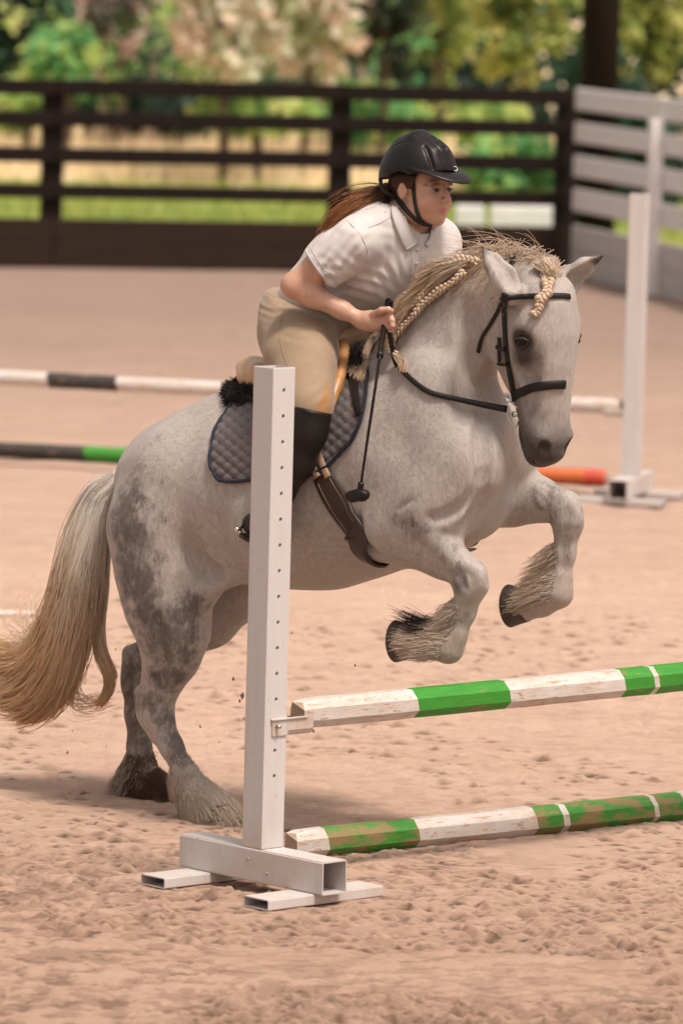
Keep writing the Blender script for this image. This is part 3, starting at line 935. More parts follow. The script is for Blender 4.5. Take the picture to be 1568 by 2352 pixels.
def pole_paint(name, kind, mud=0.0):
    m = Mat(name)
    c = m.coord()
    cl = m.coord((1.2, 9, 9))
    chip = m.noise(5.5, 7, 0.72, cl)
    chip2 = m.noise(16, 5, 0.7, m.coord((1, 5, 5)))
    dirt = m.noise(9, 6, 0.7, m.coord((1, 2.2, 2.2)))
    if kind == 'white':
        base = m.mix(m.maprange(dirt, 0.40, 0.70, 0, 0.75), (0.58, 0.545, 0.52), (0.45, 0.365, 0.30))
        base = m.mix(m.maprange(chip2, 0.58, 0.64), base, (0.40, 0.25, 0.16))
        base = m.mix(m.maprange(chip, 0.585, 0.60), base, (0.50, 0.27, 0.14))
    else:
        g = kind
        base = m.mix(m.maprange(chip2, 0.3, 0.7), tuple(x * 0.85 for x in g), tuple(min(1, x * 1.2) for x in g))
        base = m.mix(m.maprange(dirt, 0.58 - mud, 0.68 - mud, 0, 0.9), base, (0.25, 0.155, 0.075))
        base = m.mix(m.maprange(chip, 0.63, 0.645), base, (0.42, 0.24, 0.11))
    m.color(base).rough(m.maprange(dirt, 0.3, 0.7, 0.35, 0.75))
    m.bump(m.noise(30, 5, 0.7, cl), 0.35, 0.006)
    return m.m
MW, MG = pole_paint('pole_white', 'white'), pole_paint('pole_green', (0.030, 0.235, 0.018))
MGM = pole_paint('muddy_pole_green', (0.030, 0.215, 0.018), 0.12)
MK, MO = pole_paint('pole_black', (0.03, 0.026, 0.024)), pole_paint('pole_orange', (0.52, 0.12, 0.03))
MY, MR = pole_paint('pole_yellow', (0.62, 0.38, 0.05)), pole_paint('pole_red', (0.50, 0.055, 0.03))
ENDW = wood('pole_end_grain', (0.30, 0.22, 0.16), (0.50, 0.40, 0.32), 0.85, (20, 20, 20))

def pole(name, start, direction, L, r, sides, bands, label, mats, sag=0.004, tip=True, mound=0.0):
    """bands: list of (end distance, material index); local x along the pole"""
    d = np.asarray(direction, float); ang = math.atan2(d[1], d[0])
    o_rot = Matrix.Rotation(ang, 4, 'Z')
    cuts = [0.0, 0.03] if tip else [0.0]
    prev = 0
    for e, k in bands:
        n = max(2, int((e - prev) / 0.09))
        cuts += list(np.linspace(prev, e, n + 1)[1:]); prev = e
    cuts = sorted({round(c, 4) for c in cuts if 0 <= c <= L})
    V, F, FM = [], [], []
    rg = np.random.default_rng(len(label))
    for c in cuts:
        rr = r * (1 - 0.20 * math.exp(-c / 0.02) if tip else 1)
        off = sag * math.sin(math.pi * c / L)
        for j in range(sides):
            a = (j + 0.5) * 2 * math.pi / sides
            w = rr * (1 + rg.normal(0, 0.010))
            V.append((c + (0.006 * math.sin(2 * a) if 0.03 < c else 0.01 * math.cos(3 * a)), w * math.cos(a), w * math.sin(a) - off))
    for i in range(len(cuts) - 1):
        mid = (cuts[i] + cuts[i + 1]) / 2
        k = next((k for e, k in bands if mid < e), bands[-1][1])
        for j in range(sides):
            q = (j + 1) % sides
            F.append((i * sides + j, (i + 1) * sides + j, (i + 1) * sides + q, i * sides + q)); FM.append(k)
    F.append(tuple(range(sides))); FM.append(len(mats) - 1)
    F.append(tuple((len(cuts) - 1) * sides + j for j in range(sides))[::-1]); FM.append(len(mats) - 1)
    o = mesh_obj(name, V, F, None, None, smooth=sides > 10, mats=mats, fmat=FM)
    o.location = Vector(start); o.rotation_euler = (0, 0, ang)
    tag(o, label, 'pole')
    return o
def along(x, y, p0, dr):
    return float((axis_plane(x, y, p0, dr) - p0) @ dr)
rs = RA.copy()
def bands_px(xs, ks, yfun, p0, dr):
    return [(along(x, yfun(x), p0, dr) if x is not None else 9.0, k) for x, k in zip(xs, ks)]
yr = lambda x: 1640 - (x - 683) * 0.080
RL = 3.5
pole('jump_pole', rs, JR, RL, 0.0475, 8, bands_px([938, 1149, 1413, 1480, 1491, 1640, 1900, 2100, None], [0, 1, 0, 1, 0, 1, 0, 1, 0], yr, rs, JR),
     'raised octagonal pole in chipped green and white resting in the cup of the tall standard', [MW, MG, ENDW])
G0 = axis_plane(706, 1937, on_z(706, 1937, 0.04), JR)
gdr = on_z(1500, 1857, 0.04) - on_z(740, 1933, 0.04); gdr[2] = 0; gdr /= np.linalg.norm(gdr)
g0 = on_z(668, 1941, 0.04)
yg = lambda x: 1933 - (x - 740) * 0.1
pole('ground_pole', g0, gdr, RL, 0.0485, 8, bands_px([736, 943, 1214, 1274, 1288, 1482, 1493, 1554, 1800, None], [0, 1, 0, 1, 0, 1, 0, 1, 0, 1], yg, g0, gdr),
     'muddy green and white octagonal pole lying on the sand below the raised one', [MW, MGM, ENDW], sag=0)

# far jump
fang2 = math.atan2(FB[1], FB[0])
far_std = standard('blurred white jump standard far right near the pale fence, short poles at its foot', FAR_FOOT, fang2)
FRD = np.array([-FB[1], FB[0], 0])          # towards the left end of the far poles
P0 = axis_plane(1428, 933, FAR_FOOT, FRD)
def fb(x, y, p0): return along(x, y, p0, FRD)
fy = lambda x: 933 - (1428 - x) * 0.0455
pole('jump_pole', P0, FRD, 3.8, 0.040, 14, [(fb(1180, 920, P0), 0), (fb(1000, 912, P0), 1), (fb(760, 903, P0), 0), (fb(515, 893, P0), 1), (fb(272, 880, P0), 0), (fb(113, 874, P0), 1), (9, 0)],
     'distant white and black banded pole on the far standard', [MW, MK, ENDW], sag=0.01)
cup(far_std, P0[2] - 0.045 + 0.02, -1)
Q0 = on_z(1392, 1097, 0.045)
q1 = on_z(0, 1033, 0.045); qd = q1 - Q0; qd[2] = 0; ql = np.linalg.norm(qd); qd /= ql
def qb(x, y): return float((on_z(x, y, 0.045) - Q0) @ qd)
pole('ground_pole', Q0, qd, ql + 0.4, 0.042, 14, [(qb(1345, 1095), 3), (qb(1212, 1089), 2), (qb(1150, 1086), 4), (qb(900, 1074), 1), (qb(640, 1063), 0), (qb(430, 1053), 1), (qb(197, 1042), 0), (9, 1)][:0] or
     [(qb(1345, 1095), 3), (qb(1212, 1089), 2), (qb(1150, 1086), 4), (qb(700, 1065), 1), (qb(450, 1054), 0), (qb(197, 1042), 5), (9, 0)],
     'distant ground pole banded black, green, yellow, orange and red on the sand', [MK, MY, MO, MR, MY, MG, ENDW], sag=0)
# thin white pole lying by the left edge
LF = on_z(72, 1414, 0.019)
pole('ground_pole', LF, (-1, 0.05, 0), 1.6, 0.019, 12, [(9, 0)], 'thin plain white pole tip on the sand at the left edge', [MW, MW], sag=0, tip=False)
# ------------------------------------------------------------------ grey horse: one continuous body from smooth-blended volumes
HF = Field((-0.62, -0.58, -0.02), (1.62, 0.50, 1.95), 0.0058)
def HC(pts, k=0.05, q=1.0, axis=(0, 1, 0), op='add'):
    HF.chain([(H(x, y, s), r) for x, y, s, r in pts], k, q, axis, op)

# trunk
HC([(408, 1120, 0, .214), (500, 1120, 0, .262), (620, 1130, 0, .285), (740, 1115, 0, .312), (850, 1078, 0, .305), (930, 1040, 0, .275), (1005, 1020, 0, .22)], .09, 0.92)
HC([(560, 1010, 0, .16), (720, 985, 0, .16), (850, 930, 0, .17)], .08, 0.8)                       # topline under the saddle
# quarters and near hind leg
HIND = [(402, 1108, .13, .178), (374, 1215, .15, .178), (378, 1318, .165, .154), (388, 1400, .165, .134), (399, 1455, .16, .106), (393, 1510, .155, .080), (374, 1560, .15, .066)]
HC(HIND, .06, 0.85)
HC([(374, 1560, .15, .064), (359, 1605, .15, .058), (364, 1650, .15, .049), (393, 1715, .15, .037), (424, 1775, .15, .037), (452, 1822, .15, .050)], .03, 0.85)
HC([(452, 1822, .15, .050), (478, 1846, .15, .046), (505, 1862, .15, .052)], .03, 0.9)
HC([(321, 1592, .15, .024), (338, 1640, .15, .030), (362, 1690, .15, .026)], .03, 0.8)               # point of hock
HC([(450, 1310, .17, .085), (462, 1345, .17, .07)], .05, 0.8)                                       # stifle
HC([(470, 1180, .19, .10), (520, 1290, .17, .07)], .09, 0.5)                                        # flank fold
# far hind leg
HC([(430, 1130, -.13, .18), (470, 1220, -.14, .165), (550, 1335, -.15, .120), (480, 1418, -.15, .092), (400, 1470, -.15, .074), (328, 1518, -.15, .058)], .05, 0.85)
HC([(328, 1518, -.15, .058), (314, 1570, -.15, .050), (316, 1640, -.15, .041), (320, 1720, -.15, .040), (328, 1780, -.15, .049), (348, 1806, -.15, .048), (374, 1828, -.15, .050)], .03, 0.85)
HC([(296, 1500, -.15, .024), (298, 1545, -.15, .026)], .03, 0.8)
# chest, shoulders
HC([(955, 960, .16, .13), (1030, 1085, .18, .110)], .09, 0.7)
HC([(1000, 900, .12, .15), (1055, 1060, .16, .135), (985, 1165, .20, .125), (880, 1215, .20, .100)], .08, 0.75)
HC([(1062, 1050, .06, .125), (1070, 1130, .07, .108)], .07, 1.0)                                     # near breast
HC([(1118, 985, -.10, .115), (1148, 1040, -.13, .11), (1140, 1115, -.14, .10)], .05, 1.0)                                    # far breast
HC([(990, 1190, .0, .15), (1080, 1170, .0, .10)], .07, 1.2)                                          # breast between the legs
HC([(880, 1180, .20, .10), (870, 1222, .235, .070)], .05, .8)                                          # elbow
HC([(850, 1180, .03, .15), (930, 1190, .03, .12)], .08, 1.3)
HC([(890, 1000, .15, .135), (908, 1075, .17, .120), (905, 1140, .18, .105)], .09, .8)              # behind the shoulder blade
# near foreleg
HC([(905, 1200, .20, .108), (950, 1232, .20, .088), (1012, 1276, .20, .060), (1072, 1318, .20, .050)], .05, 0.85)
HC([(1072, 1318, .20, .053), (1080, 1345, .20, .050), (1066, 1405, .20, .0345), (1046, 1460, .20, .0345), (1030, 1488, .20, .045)], .025, 0.88)
HC([(1028, 1488, .20, .046), (990, 1482, .20, .041), (948, 1472, .20, .048)], .025, 0.95)
HC([(1100, 1312, .20, .018), (1104, 1345, .20, .016)], .03)
# far foreleg
HC([(1110, 1130, -.15, .115), (1180, 1143, -.18, .080), (1240, 1148, -.18, .060), (1298, 1166, -.18, .050)], .05, 0.85)
HC([(1298, 1166, -.18, .051), (1304, 1200, -.18, .047), (1296, 1270, -.18, .034), (1287, 1332, -.18, .034), (1281, 1362, -.18, .045)], .025, 0.88)
HC([(1280, 1362, -.18, .046), (1245, 1384, -.18, .041), (1208, 1392, -.18, .048)], .025, 0.95)
# neck
NECK = [(930, 930, 0, .225), (985, 850, .01, .192), (1045, 768, .03, .158), (1116, 706, .06, .118), (1185, 672, .09, .092), (1232, 672, .11, .075)]
HC(NECK, .07, 0.62)
HC([(1000, 930, .02, .17), (1080, 960, .02, .13)], .08, 0.7)                                         # base of the throat
HC([(1060, 800, .12, .05), (1050, 960, .14, .05)], .09, 0.5)                                         # neck muscle

# head in its own frame: lateral (its right), forward (face normal), down
PSI = math.radians(37)
POLL = to_world(H(1270, 612, .12))
_hf = np.array([math.sin(PSI), -math.cos(PSI), 0.0]); _hr = np.array([-math.cos(PSI), -math.sin(PSI), 0.0])
_hd = np.array([0, 0, -1.0]) + _hf * 0.03 + _hr * -0.035; _hd /= np.linalg.norm(_hd)
_hf = _hf - _hd * (_hf @ _hd); _hf /= np.linalg.norm(_hf); _hr = np.cross(_hf, -_hd); _hr /= np.linalg.norm(_hr)
if _hr @ np.array([-1, 0, 0]) < 0: _hr = -_hr
def HW(l, f, d):
    """head coordinates (right, forward, down) -> horse coordinates"""
    return to_local(POLL + _hr * l + _hf * f + _hd * d)
HAX = np.stack([_hr, _hf, _hd]) @ ROT.T                       # head axes in horse coordinates
def HH(pts, k=0.03, q=1.0, axis=None, op='add'):
    HF.chain([(HW(l, f, d), r) for l, f, d, r in pts], k, q, HAX[0] if axis is None else axis, op)
def HE(c, r, k=0.02, op='add'): HF.ell(HW(*c), r, HAX, k, op)
HH([(0, -.085, .055, .068), (0, -.05, .14, .088), (0, -.05, .22, .092), (0, -.047, .31, .080), (0, -.045, .39, .066), (0, -.048, .46, .058), (0, -.050, .52, .058), (0, -.060, .562, .052)], .05, 1.0)
HH([(0, -.19, .14, .075), (0, -.205, .22, .086), (0, -.155, .33, .064), (0, -.112, .43, .046), (0, -.10, .52, .042), (0, -.095, .572, .036)], .04, 0.85)
for s in (1, -1):
    HE((s * .055, -.16, .20), (.034, .105, .115), .04)                 # cheek
    HE((s * .080, -.035, .182), (.030, .045, .050), .035)              # brow over the eye
    HE((s * .072, -.050, .262), (.022, .035, .055), .03)               # below the eye
    HH([(s * .074, -.075, .27, .012), (s * .062, -.065, .36, .010)], .02)  # facial crest
    HE((s * .052, -.03, .085), (.03, .05, .05), .04)                  # forehead corner
    HE((s * .040, -.028, .520), (.030, .038, .048), .02)               # nostril rim
HE((0, -.035, .577), (.050, .034, .024), .02)                          # upper lip
HE((0, -.085, .590), (.036, .030, .022), .018)                         # lower lip and chin
HH([(-.05, -.066, .590, .005), (0, -.045, .602, .005), (.05, -.066, .590, .005)], .008, op='sub')
for s in (1, -1):
    HH([(s * .058, -.085, .553, .004), (s * .052, -.105, .51, .003)], .01, op='sub')    # mouth corner
# eye sockets, set where the picture shows the near eye; the far one mirrors it
_e = HF.cast_px(np.array([[1197.0, 785.0]]))[0]
_en = HF.grad(_e[None])[0]
_q = (_e - HW(0, 0, 0)) @ HAX.T; _qn = _en @ HAX.T
EYES = {}
for s in (1, -1):
    sg = np.array([s, 1, 1])
    c, nn = HW(*(_q * sg)), (_qn * sg) @ HAX
    EYES[s] = (c, nn)
    HF.ell(c + nn * .006, (.020, .027, .019), HAX, .012, 'sub')
# nostrils likewise
_nq = (HF.cast_px(np.array([[1250.0, 1027.0]]))[0] - HW(0, 0, 0)) @ HAX.T
for s in (1, -1):
    c = HW(*(_nq * np.array([s, 1, 1])))
    HF.chain([(c + HAX[2] * -.018 + HAX[0] * s * .006 - HAX[1] * .004, .010), (c + HAX[2] * .004 - HAX[1] * .004, .016), (c + HAX[2] * .016 - HAX[0] * s * .008, .013)], .006, op='sub')
    HF.chain([(c + HAX[2] * -.030 - HAX[0] * s * .010 - HAX[1] * .006, .009), (c + HAX[2] * -.030 + HAX[0] * s * .010 - HAX[1] * .008, .009)], .016)
# ears
def ear(px, dig):
    pts = [H(x, y, s) for x, y, s, r in px]
    HF.chain([(p, r) for p, (_, _, _, r) in zip(pts, px)], .02, 0.72, HAX[1])
    inn = [(p + HAX[1] * dig * (0.028 if i < len(px) - 1 else .012), max(.004, r * .74)) for i, (p, (_, _, _, r)) in enumerate(zip(pts, px))]
    HF.chain(inn[1:], .008, 0.8, HAX[1], 'sub')
ear([(1176, 672, .23, .040), (1156, 640, .24, .045), (1132, 604, .245, .030), (1107, 570, .25, .006)], 1.5)
ear([(1276, 668, .02, .038), (1302, 646, .01, .045), (1342, 614, .0, .030), (1384, 587, -.01, .006)], 1.25)
# muscle and skin lines, laid where the surface lies behind the picture points
def crease(px, r, depth, k=.03, n=14):
    P = HF.cast_px(spline(np.array(px, float), n)); P = P[~np.isnan(P[:, 0])]
    N = HF.grad(P)
    w = np.sin(np.linspace(.25, math.pi - .25, len(P)))
    HF.chain([(p + q * (r - depth * t), r) for p, q, t in zip(P, N, w)], k, op='sub')
def ridge(px, r, lift, k=.03, n=12):
    P = HF.cast_px(spline(np.array(px, float), n)); P = P[~np.isnan(P[:, 0])]
    N = HF.grad(P)
    HF.chain([(p - q * (r - lift * math.sin(math.pi * (i + .5) / len(P))), r) for i, (p, q) in enumerate(zip(P, N))], k)
crease([(1100, 872), (1110, 930), (1108, 1000), (1108, 1060), (1106, 1105)], .022, .020, .03)
crease([(1113, 1129), (1097, 1170), (1060, 1222)], .018, .012, .025)
crease([(1106, 1090), (1090, 1130), (1062, 1162), (1020, 1185), (985, 1191)], .014, .012, .02)
crease([(950, 1146), (930, 1158), (912, 1172)], .006, .004, .008)
crease([(822, 1186), (824, 1222), (838, 1254), (866, 1276)], .012, .013, .015)
crease([(440, 1225), (452, 1285), (476, 1314), (496, 1318)], .020, .014, .035)
crease([(1090, 812), (1098, 862), (1114, 898)], .016, .012, .02)
crease([(1070, 700), (1078, 790), (1074, 870), (1060, 950)], .020, .008, .05)
crease([(352, 1420), (372, 1490), (366, 1560)], .014, .007, .03)
crease([(398, 1690), (425, 1760)], .010, .006, .015)
crease([(1080, 1385), (1062, 1440)], .009, .005, .014)
crease([(1300, 1240), (1292, 1310)], .009, .005, .014)
ridge([(1084, 1300), (1102, 1318), (1104, 1345)], .018, .006, .012)
ridge([(1312, 1152), (1328, 1180), (1326, 1205)], .018, .006, .012)
crease([(1062, 1300), (1058, 1330), (1066, 1352)], .010, .006, .012)
ridge([(985, 1235), (1030, 1265), (1060, 1290)], .025, .004, .03)
ridge([(560, 1180), (580, 1255), (620, 1310)], .05, .006, .06)
crease([(1222, 830), (1214, 880), (1212, 940)], .022, .006, .03)
crease([(1186, 845), (1204, 862), (1222, 866)], .014, .004, .02)

HV, HFc = HF.mesh(3)
HP2 = project(to_world(HV))
HN = HF.grad(HV)

def coat_masks():
    """pattern of the grey coat: dark = skin/points, dapple = dappled zones (both part of the animal's colouring)"""
    dark = np.zeros(len(HV)); dap = np.full(len(HV), 0.10); warm = np.zeros(len(HV))
    def blob(p, r, w, out, side=None, sq=1.0):
        d = (HV - p) * np.array([1, sq, 1])
        np.maximum(out, w * np.exp(-(np.linalg.norm(d, axis=1) / r) ** 2), out=out)
    def strip(pts, r, w, out):
        P = spline([H(*p) for p in pts], 14)
        for p in P: blob(p, r, w, out)
    strip([(290, 1180, .3), (300, 1290, .3), (340, 1390, .28), (370, 1450, .25)], .15, .80, dap)
    strip([(330, 1060, .25), (350, 1180, .32)], .17, .42, dap)
    strip([(430, 1400, .24), (420, 1480, .22), (390, 1550, .2)], .10, .78, dap)
    blob(H(470, 1150, .3), .22, .30, dap); blob(H(400, 980, .1), .12, .36, dap)
    strip([(330, 1600, .15), (370, 1640, .2), (420, 1720, .15), (440, 1790, .15)], .075, .8, dap)
    strip([(470, 1440, -.15), (320, 1540, -.15), (318, 1700, -.15), (330, 1800, -.15)], .12, .85, dap)
    strip([(940, 1200, .28), (1010, 1250, .26), (1070, 1310, .22)], .075, .62, dap)
    strip([(1180, 1110, -.18), (1270, 1150, -.18), (1310, 1180, -.18)], .09, .62, dap)
    strip([(1080, 1340, .2), (1050, 1430, .2)], .06, .6, dap)
    strip([(1300, 1200, -.18), (1285, 1330, -.18)], .06, .5, dap)
    blob(H(560, 1270, .3), .16, .3, dap); blob(H(720, 1300, .25), .16, .34, dap)
    blob(H(1000, 1120, .3), .2, .16, dap)
    # points
    dist = (HV - HW(0, 0, 0)) @ HAX.T                   # right, forward, down
    inhead = (np.abs(dist[:, 0]) < .11) & (dist[:, 1] > -.135) & (dist[:, 2] < .66) & (dist[:, 1] < .3) & (dist[:, 2] > -.02) & (dist[:, 2] < .75)
    mz = np.clip((dist[:, 2] - .36 - .75 * np.clip(dist[:, 1] + .03, -.2, .06)) / .22, 0, 1)
    dark = np.maximum(dark, np.where(inhead, mz ** .9 * .95, 0))
    for s in (1, -1):
        blob(EYES[s][0], .040, 1.9, dark); np.minimum(dark, 1.0, out=dark)
        blob(EYES[s][0] + HAX[2] * .045, .066, .95, dark); blob(EYES[s][0] + HAX[2] * .11 + HAX[1] * .02, .07, .50, dark)
        blob(HW(s * .070, -.035, .36), .065, .36, dark)
    for s in (1, -1): blob(HW(*(_nq * np.array([s, 1, 1]))), .030, 1.35, dark)  # nostril holes painted near black, their inner shade put into the colour
    for e in ([(1108, 572, .25), (1112, 585, .25)], [(1383, 590, -.01), (1372, 598, -.01)]):
        for p in e: blob(H(*p), .022, .9, dark)
    strip([(1112, 590, .26), (1130, 640, .27)], .014, .8, dark)
    blob(H(1060, 1318, .2), .030, .85, dark); blob(H(1052, 1345, .25), .035, .7, dark)
    blob(H(1278, 1140, -.12), .030, .5, dark); blob(H(1300, 1210, -.13), .022, .5, dark)
    strip([(352, 1560, .23), (350, 1640, .23)], .022, .85, dark); blob(H(312, 1605, .15), .03, .85, dark)
    strip([(300, 1500, -.15), (292, 1560, -.15)], .03, .55, dark)
    # mud stains and yellowing low on the legs
    strip([(480, 1850, .15), (440, 1830, .15)], .07, .4, warm); strip([(330, 1810, -.15), (370, 1830, -.15)], .09, .9, warm)
    strip([(1020, 1480, .2), (950, 1480, .2)], .08, .45, warm); strip([(1280, 1370, -.18), (1210, 1390, -.18)], .08, .45, warm)
    blob(H(1100, 1000, .0), .12, .35, warm); blob(H(1115, 880, .1), .08, .4, warm)
    return dark, dap, warm
DARK, DAP, WARM = coat_masks()

def coat_material():
    m = Mat('grey_coat')
    c = m.coord()
    hair = m.noise(1.0, 5, 0.65, m.coord((55, 120, 26), rot=(0, 0.5, 0)), 0.8)
    hair2 = m.noise(1.0, 3, 0.6, m.coord((160, 300, 90), rot=(0, 0.5, 0)), 0.5)
    n1 = m.noise(11, 5, 0.62, c, 0.5)
    n3 = m.noise(80, 3, 0.65, m.coord((1, 1, 0.45), rot=(0, 0.45, 0)))
    n2 = m.noise(30, 5, 0.7, m.coord((1, 1, 0.75)), 0.6)
    v = m.voronoi(26, m.coord((1, 1, 0.85)), 'SMOOTH_F1')
    net = m.maprange(v, 0.16, 0.52)
    white = m.mix(m.maprange(hair, 0.3, 0.7), (0.29, 0.262, 0.241), (0.44, 0.402, 0.372))
    white = m.mix(m.maprange(n1, 0.42, 0.70, 0, 0.40), white, (0.35, 0.31, 0.285))
    white = m.mix(m.maprange(n3, 0.50, 0.72, 0, 0.35), white, (0.27, 0.235, 0.21))
    grey = m.mix(m.maprange(hair, 0.3, 0.72), (0.042, 0.037, 0.035), (0.15, 0.133, 0.122))
    pat = m.math('ADD', m.math('MULTIPLY', n1, 0.52), m.math('MULTIPLY', n2, 0.50))
    pat = m.math('ADD', pat, m.math('MULTIPLY', net, 0.10))
    pat = m.math('ADD', pat, m.math('MULTIPLY', n3, 0.30))
    pat = m.math('ADD', pat, m.math('MULTIPLY', m.math('SUBTRACT', hair, 0.5), 0.42))
    thr = m.math('SUBTRACT', 1.075, m.math('MULTIPLY', m.attr('dapple'), 0.60))
    f = m.maprange(m.math('SUBTRACT', pat, thr), -0.09, 0.13, 0, 0.9)
    col = m.mix(f, white, grey)
    flea = m.maprange(m.noise(75, 2, 0.5, m.coord((1, 1, 0.6))), 0.70, 0.76, 0, 0.55)
    col = m.mix(flea, col, (0.16, 0.12, 0.10))
    col = m.mix(m.math('MULTIPLY', m.attr('warm'), m.maprange(n1, 0.3, 0.7, 0.35, 1)), col, (0.33, 0.20, 0.105))
    d = m.math('ADD', m.attr('dark'), m.math('MULTIPLY', m.math('SUBTRACT', n2, 0.5), 0.25))
    col = m.mix(m.maprange(d, 0.15, 0.85, 0, 1), col, m.mix(m.maprange(m.attr('dark'), 1.0, 1.25), m.mix(m.maprange(hair, 0.3, 0.7), (0.026, 0.022, 0.021), (0.060, 0.050, 0.046)), (0.006, 0.005, 0.005)))
    m.color(col).rough(m.maprange(hair, 0.3, 0.7, 0.48, 0.68))
    m.b.inputs['Specular IOR Level'].default_value = 0.35
    m.b.inputs['Sheen Weight'].default_value = 0.12
    m.b.inputs['Sheen Roughness'].default_value = 0.4
    b1 = m.bump(hair, 0.55, 0.005)
    m.bump(hair2, 0.4, 0.003, b1)
    return m.m
COAT = coat_material()
horse = local_thing('horse', H(700, 1900, 0) * [1, 1, 0], 'grey dappled horse in mid jump over the green and white pole, forelegs tucked up', 'horse')
hbody = mesh_obj('body', HV, HFc, COAT, horse, attrs={'dark': DARK, 'dapple': DAP, 'warm': WARM})

# eyes
EYE = Mat('horse_eye').color((0.010, 0.007, 0.005)).rough(0.10).set(IOR=1.3).m
def ball(c, r, seg=18, sc=(1, 1, 1), ax=None):
    u, v = np.meshgrid(np.linspace(0, 2 * math.pi, seg, endpoint=False), np.linspace(0, math.pi, seg // 2 + 1), indexing='ij')
    d = np.stack([np.cos(u) * np.sin(v), np.sin(u) * np.sin(v), np.cos(v)], -1) * r * np.array(sc)
    if ax is not None: d = d @ np.asarray(ax)
    V = (d + c).reshape(-1, 3); n, k = u.shape
    I = np.arange(n * k).reshape(n, k)
    J = np.roll(I, -1, 0)
    Fc = np.stack([I[:, :-1], I[:, 1:], J[:, 1:], J[:, :-1]], -1).reshape(-1, 4)
    return V, [tuple(f) for f in Fc]
for s in (1, -1):
    mesh_obj('eye', *ball(EYES[s][0] - EYES[s][1] * .0135, .0230), EYE, horse)
    lids = []
    for up, rr in ((1, .0034), (-1, .0024)):
        c, nn = EYES[s]
        ta = HAX[1] - nn * (HAX[1] @ nn); ta /= np.linalg.norm(ta); tb = np.cross(nn, ta); tb *= np.sign(tb @ HAX[2])
        pts = [c + nn * (-.004 + .009 * math.sin(t)) + ta * .0235 * math.cos(t) - tb * up * (.0135 if up > 0 else .0150) * math.sin(t) for t in np.linspace(0.0, math.pi, 11)]
        lids.append(tube(spline(pts, 16), rr, 7))
    mesh_obj('eyelid', *join(lids), Mat('eyelid_skin').color((0.03, 0.025, 0.023)).rough(0.5).m, horse)

# hooves
HOOF = simple('hoof_horn', (0.055, 0.042, 0.034), 0.6, 0.4, 40, 0.3, 90)
def hoof(pc, toe, ang_px=0, r=.062):
    """pc: pastern centre; toe: point at the middle of the sole (horse coordinates)"""
    pc, toe = np.asarray(pc), np.asarray(toe)
    ax = (toe - pc) / np.linalg.norm(toe - pc)
    L = np.linalg.norm(toe - pc)
    b = np.cross(ax, [0, 1.0, 0]); b /= np.linalg.norm(b); c = np.cross(ax, b)
    n = 20; V = []
    prof = [(0.0, .80), (.25, .86), (.6, .95), (.97, 1.06), (1.0, 1.03), (1.0, .8), (.93, .4), (.90, .01)]
    for t, k in prof:
        for j in range(n):
            a = j * 2 * math.pi / n
            V.append(pc + ax * L * t + r * k * (b * math.cos(a) * 1.08 + c * math.sin(a) * .92))
    Fc = [(i * n + j, i * n + (j + 1) % n, (i + 1) * n + (j + 1) % n, (i + 1) * n + j) for i in range(len(prof) - 1) for j in range(n)]
    return mesh_obj('hoof', V, Fc, HOOF, horse)
hoof(H(955, 1474, .20), H(908, 1473, .20), r=.058)
hoof(H(1212, 1390, -.18), H(1169, 1392, -.18), r=.060)
hoof(H(508, 1848, .15), H(512, 1884, .15), r=.064)
hoof(H(362, 1818, -.15), H(374, 1849, -.15), r=.062)
# ------------------------------------------------------------------ saddlery
def leather(name, a, b, rough=0.42, bump=0.25):
    m = Mat(name)
    n = m.noise(14, 5, 0.6)
    m.color(m.ramp(n, [(0.3, a), (0.7, b)])).rough(m.maprange(n, 0.3, 0.7, rough - .08, rough + .12))
    m.bump(m.voronoi(420), bump, 0.0015)
    return m.m
BLACKL = leather('black_leather', (0.006, 0.0048, 0.0045), (0.013, 0.0105, 0.0098), 0.40)
BLACKL.node_tree.nodes['Principled BSDF'].inputs['Specular IOR Level'].default_value = 0.3
TANL = leather('tan_leather', (0.34, 0.165, 0.060), (0.50, 0.27, 0.11), 0.36)
TANP = leather('pale_tan_leather', (0.42, 0.27, 0.15), (0.56, 0.38, 0.23), 0.34)
DARKL = leather('dark_brown_leather', (0.020, 0.011, 0.008), (0.038, 0.021, 0.015), 0.45)
WEBB = simple('beige_webbing', (0.42, 0.30, 0.20), 0.8, 0.15, 40, 0.4, 300)
METAL = simple('bright_metal', (0.62, 0.58, 0.54), 0.18, 0.1, 30, metal=1.0)
THREAD = simple('thread', (0.30, 0.22, 0.15), 0.8)

def on_horse(px, off=0.004, fld=None):
    fld = fld or HF
    P = fld.cast_px(np.asarray(px, float))
    ok = ~np.isnan(P[:, 0])
    P = P[ok]
    return fld.press(P, off)
def strap(px, width, thick=0.003, off=0.003, n=28, fld=None, pts=None, sides=8):
    fld = fld or HF
    if pts is None:
        P = on_horse(spline(px, n), off, fld)
    else:
        P = fld.press(spline(pts, n), off, 14)
    P = spline(P, n)
    N = fld.grad(P)
    return tube(P, width / 2, sides, flat=2 * thick / width, up=N)

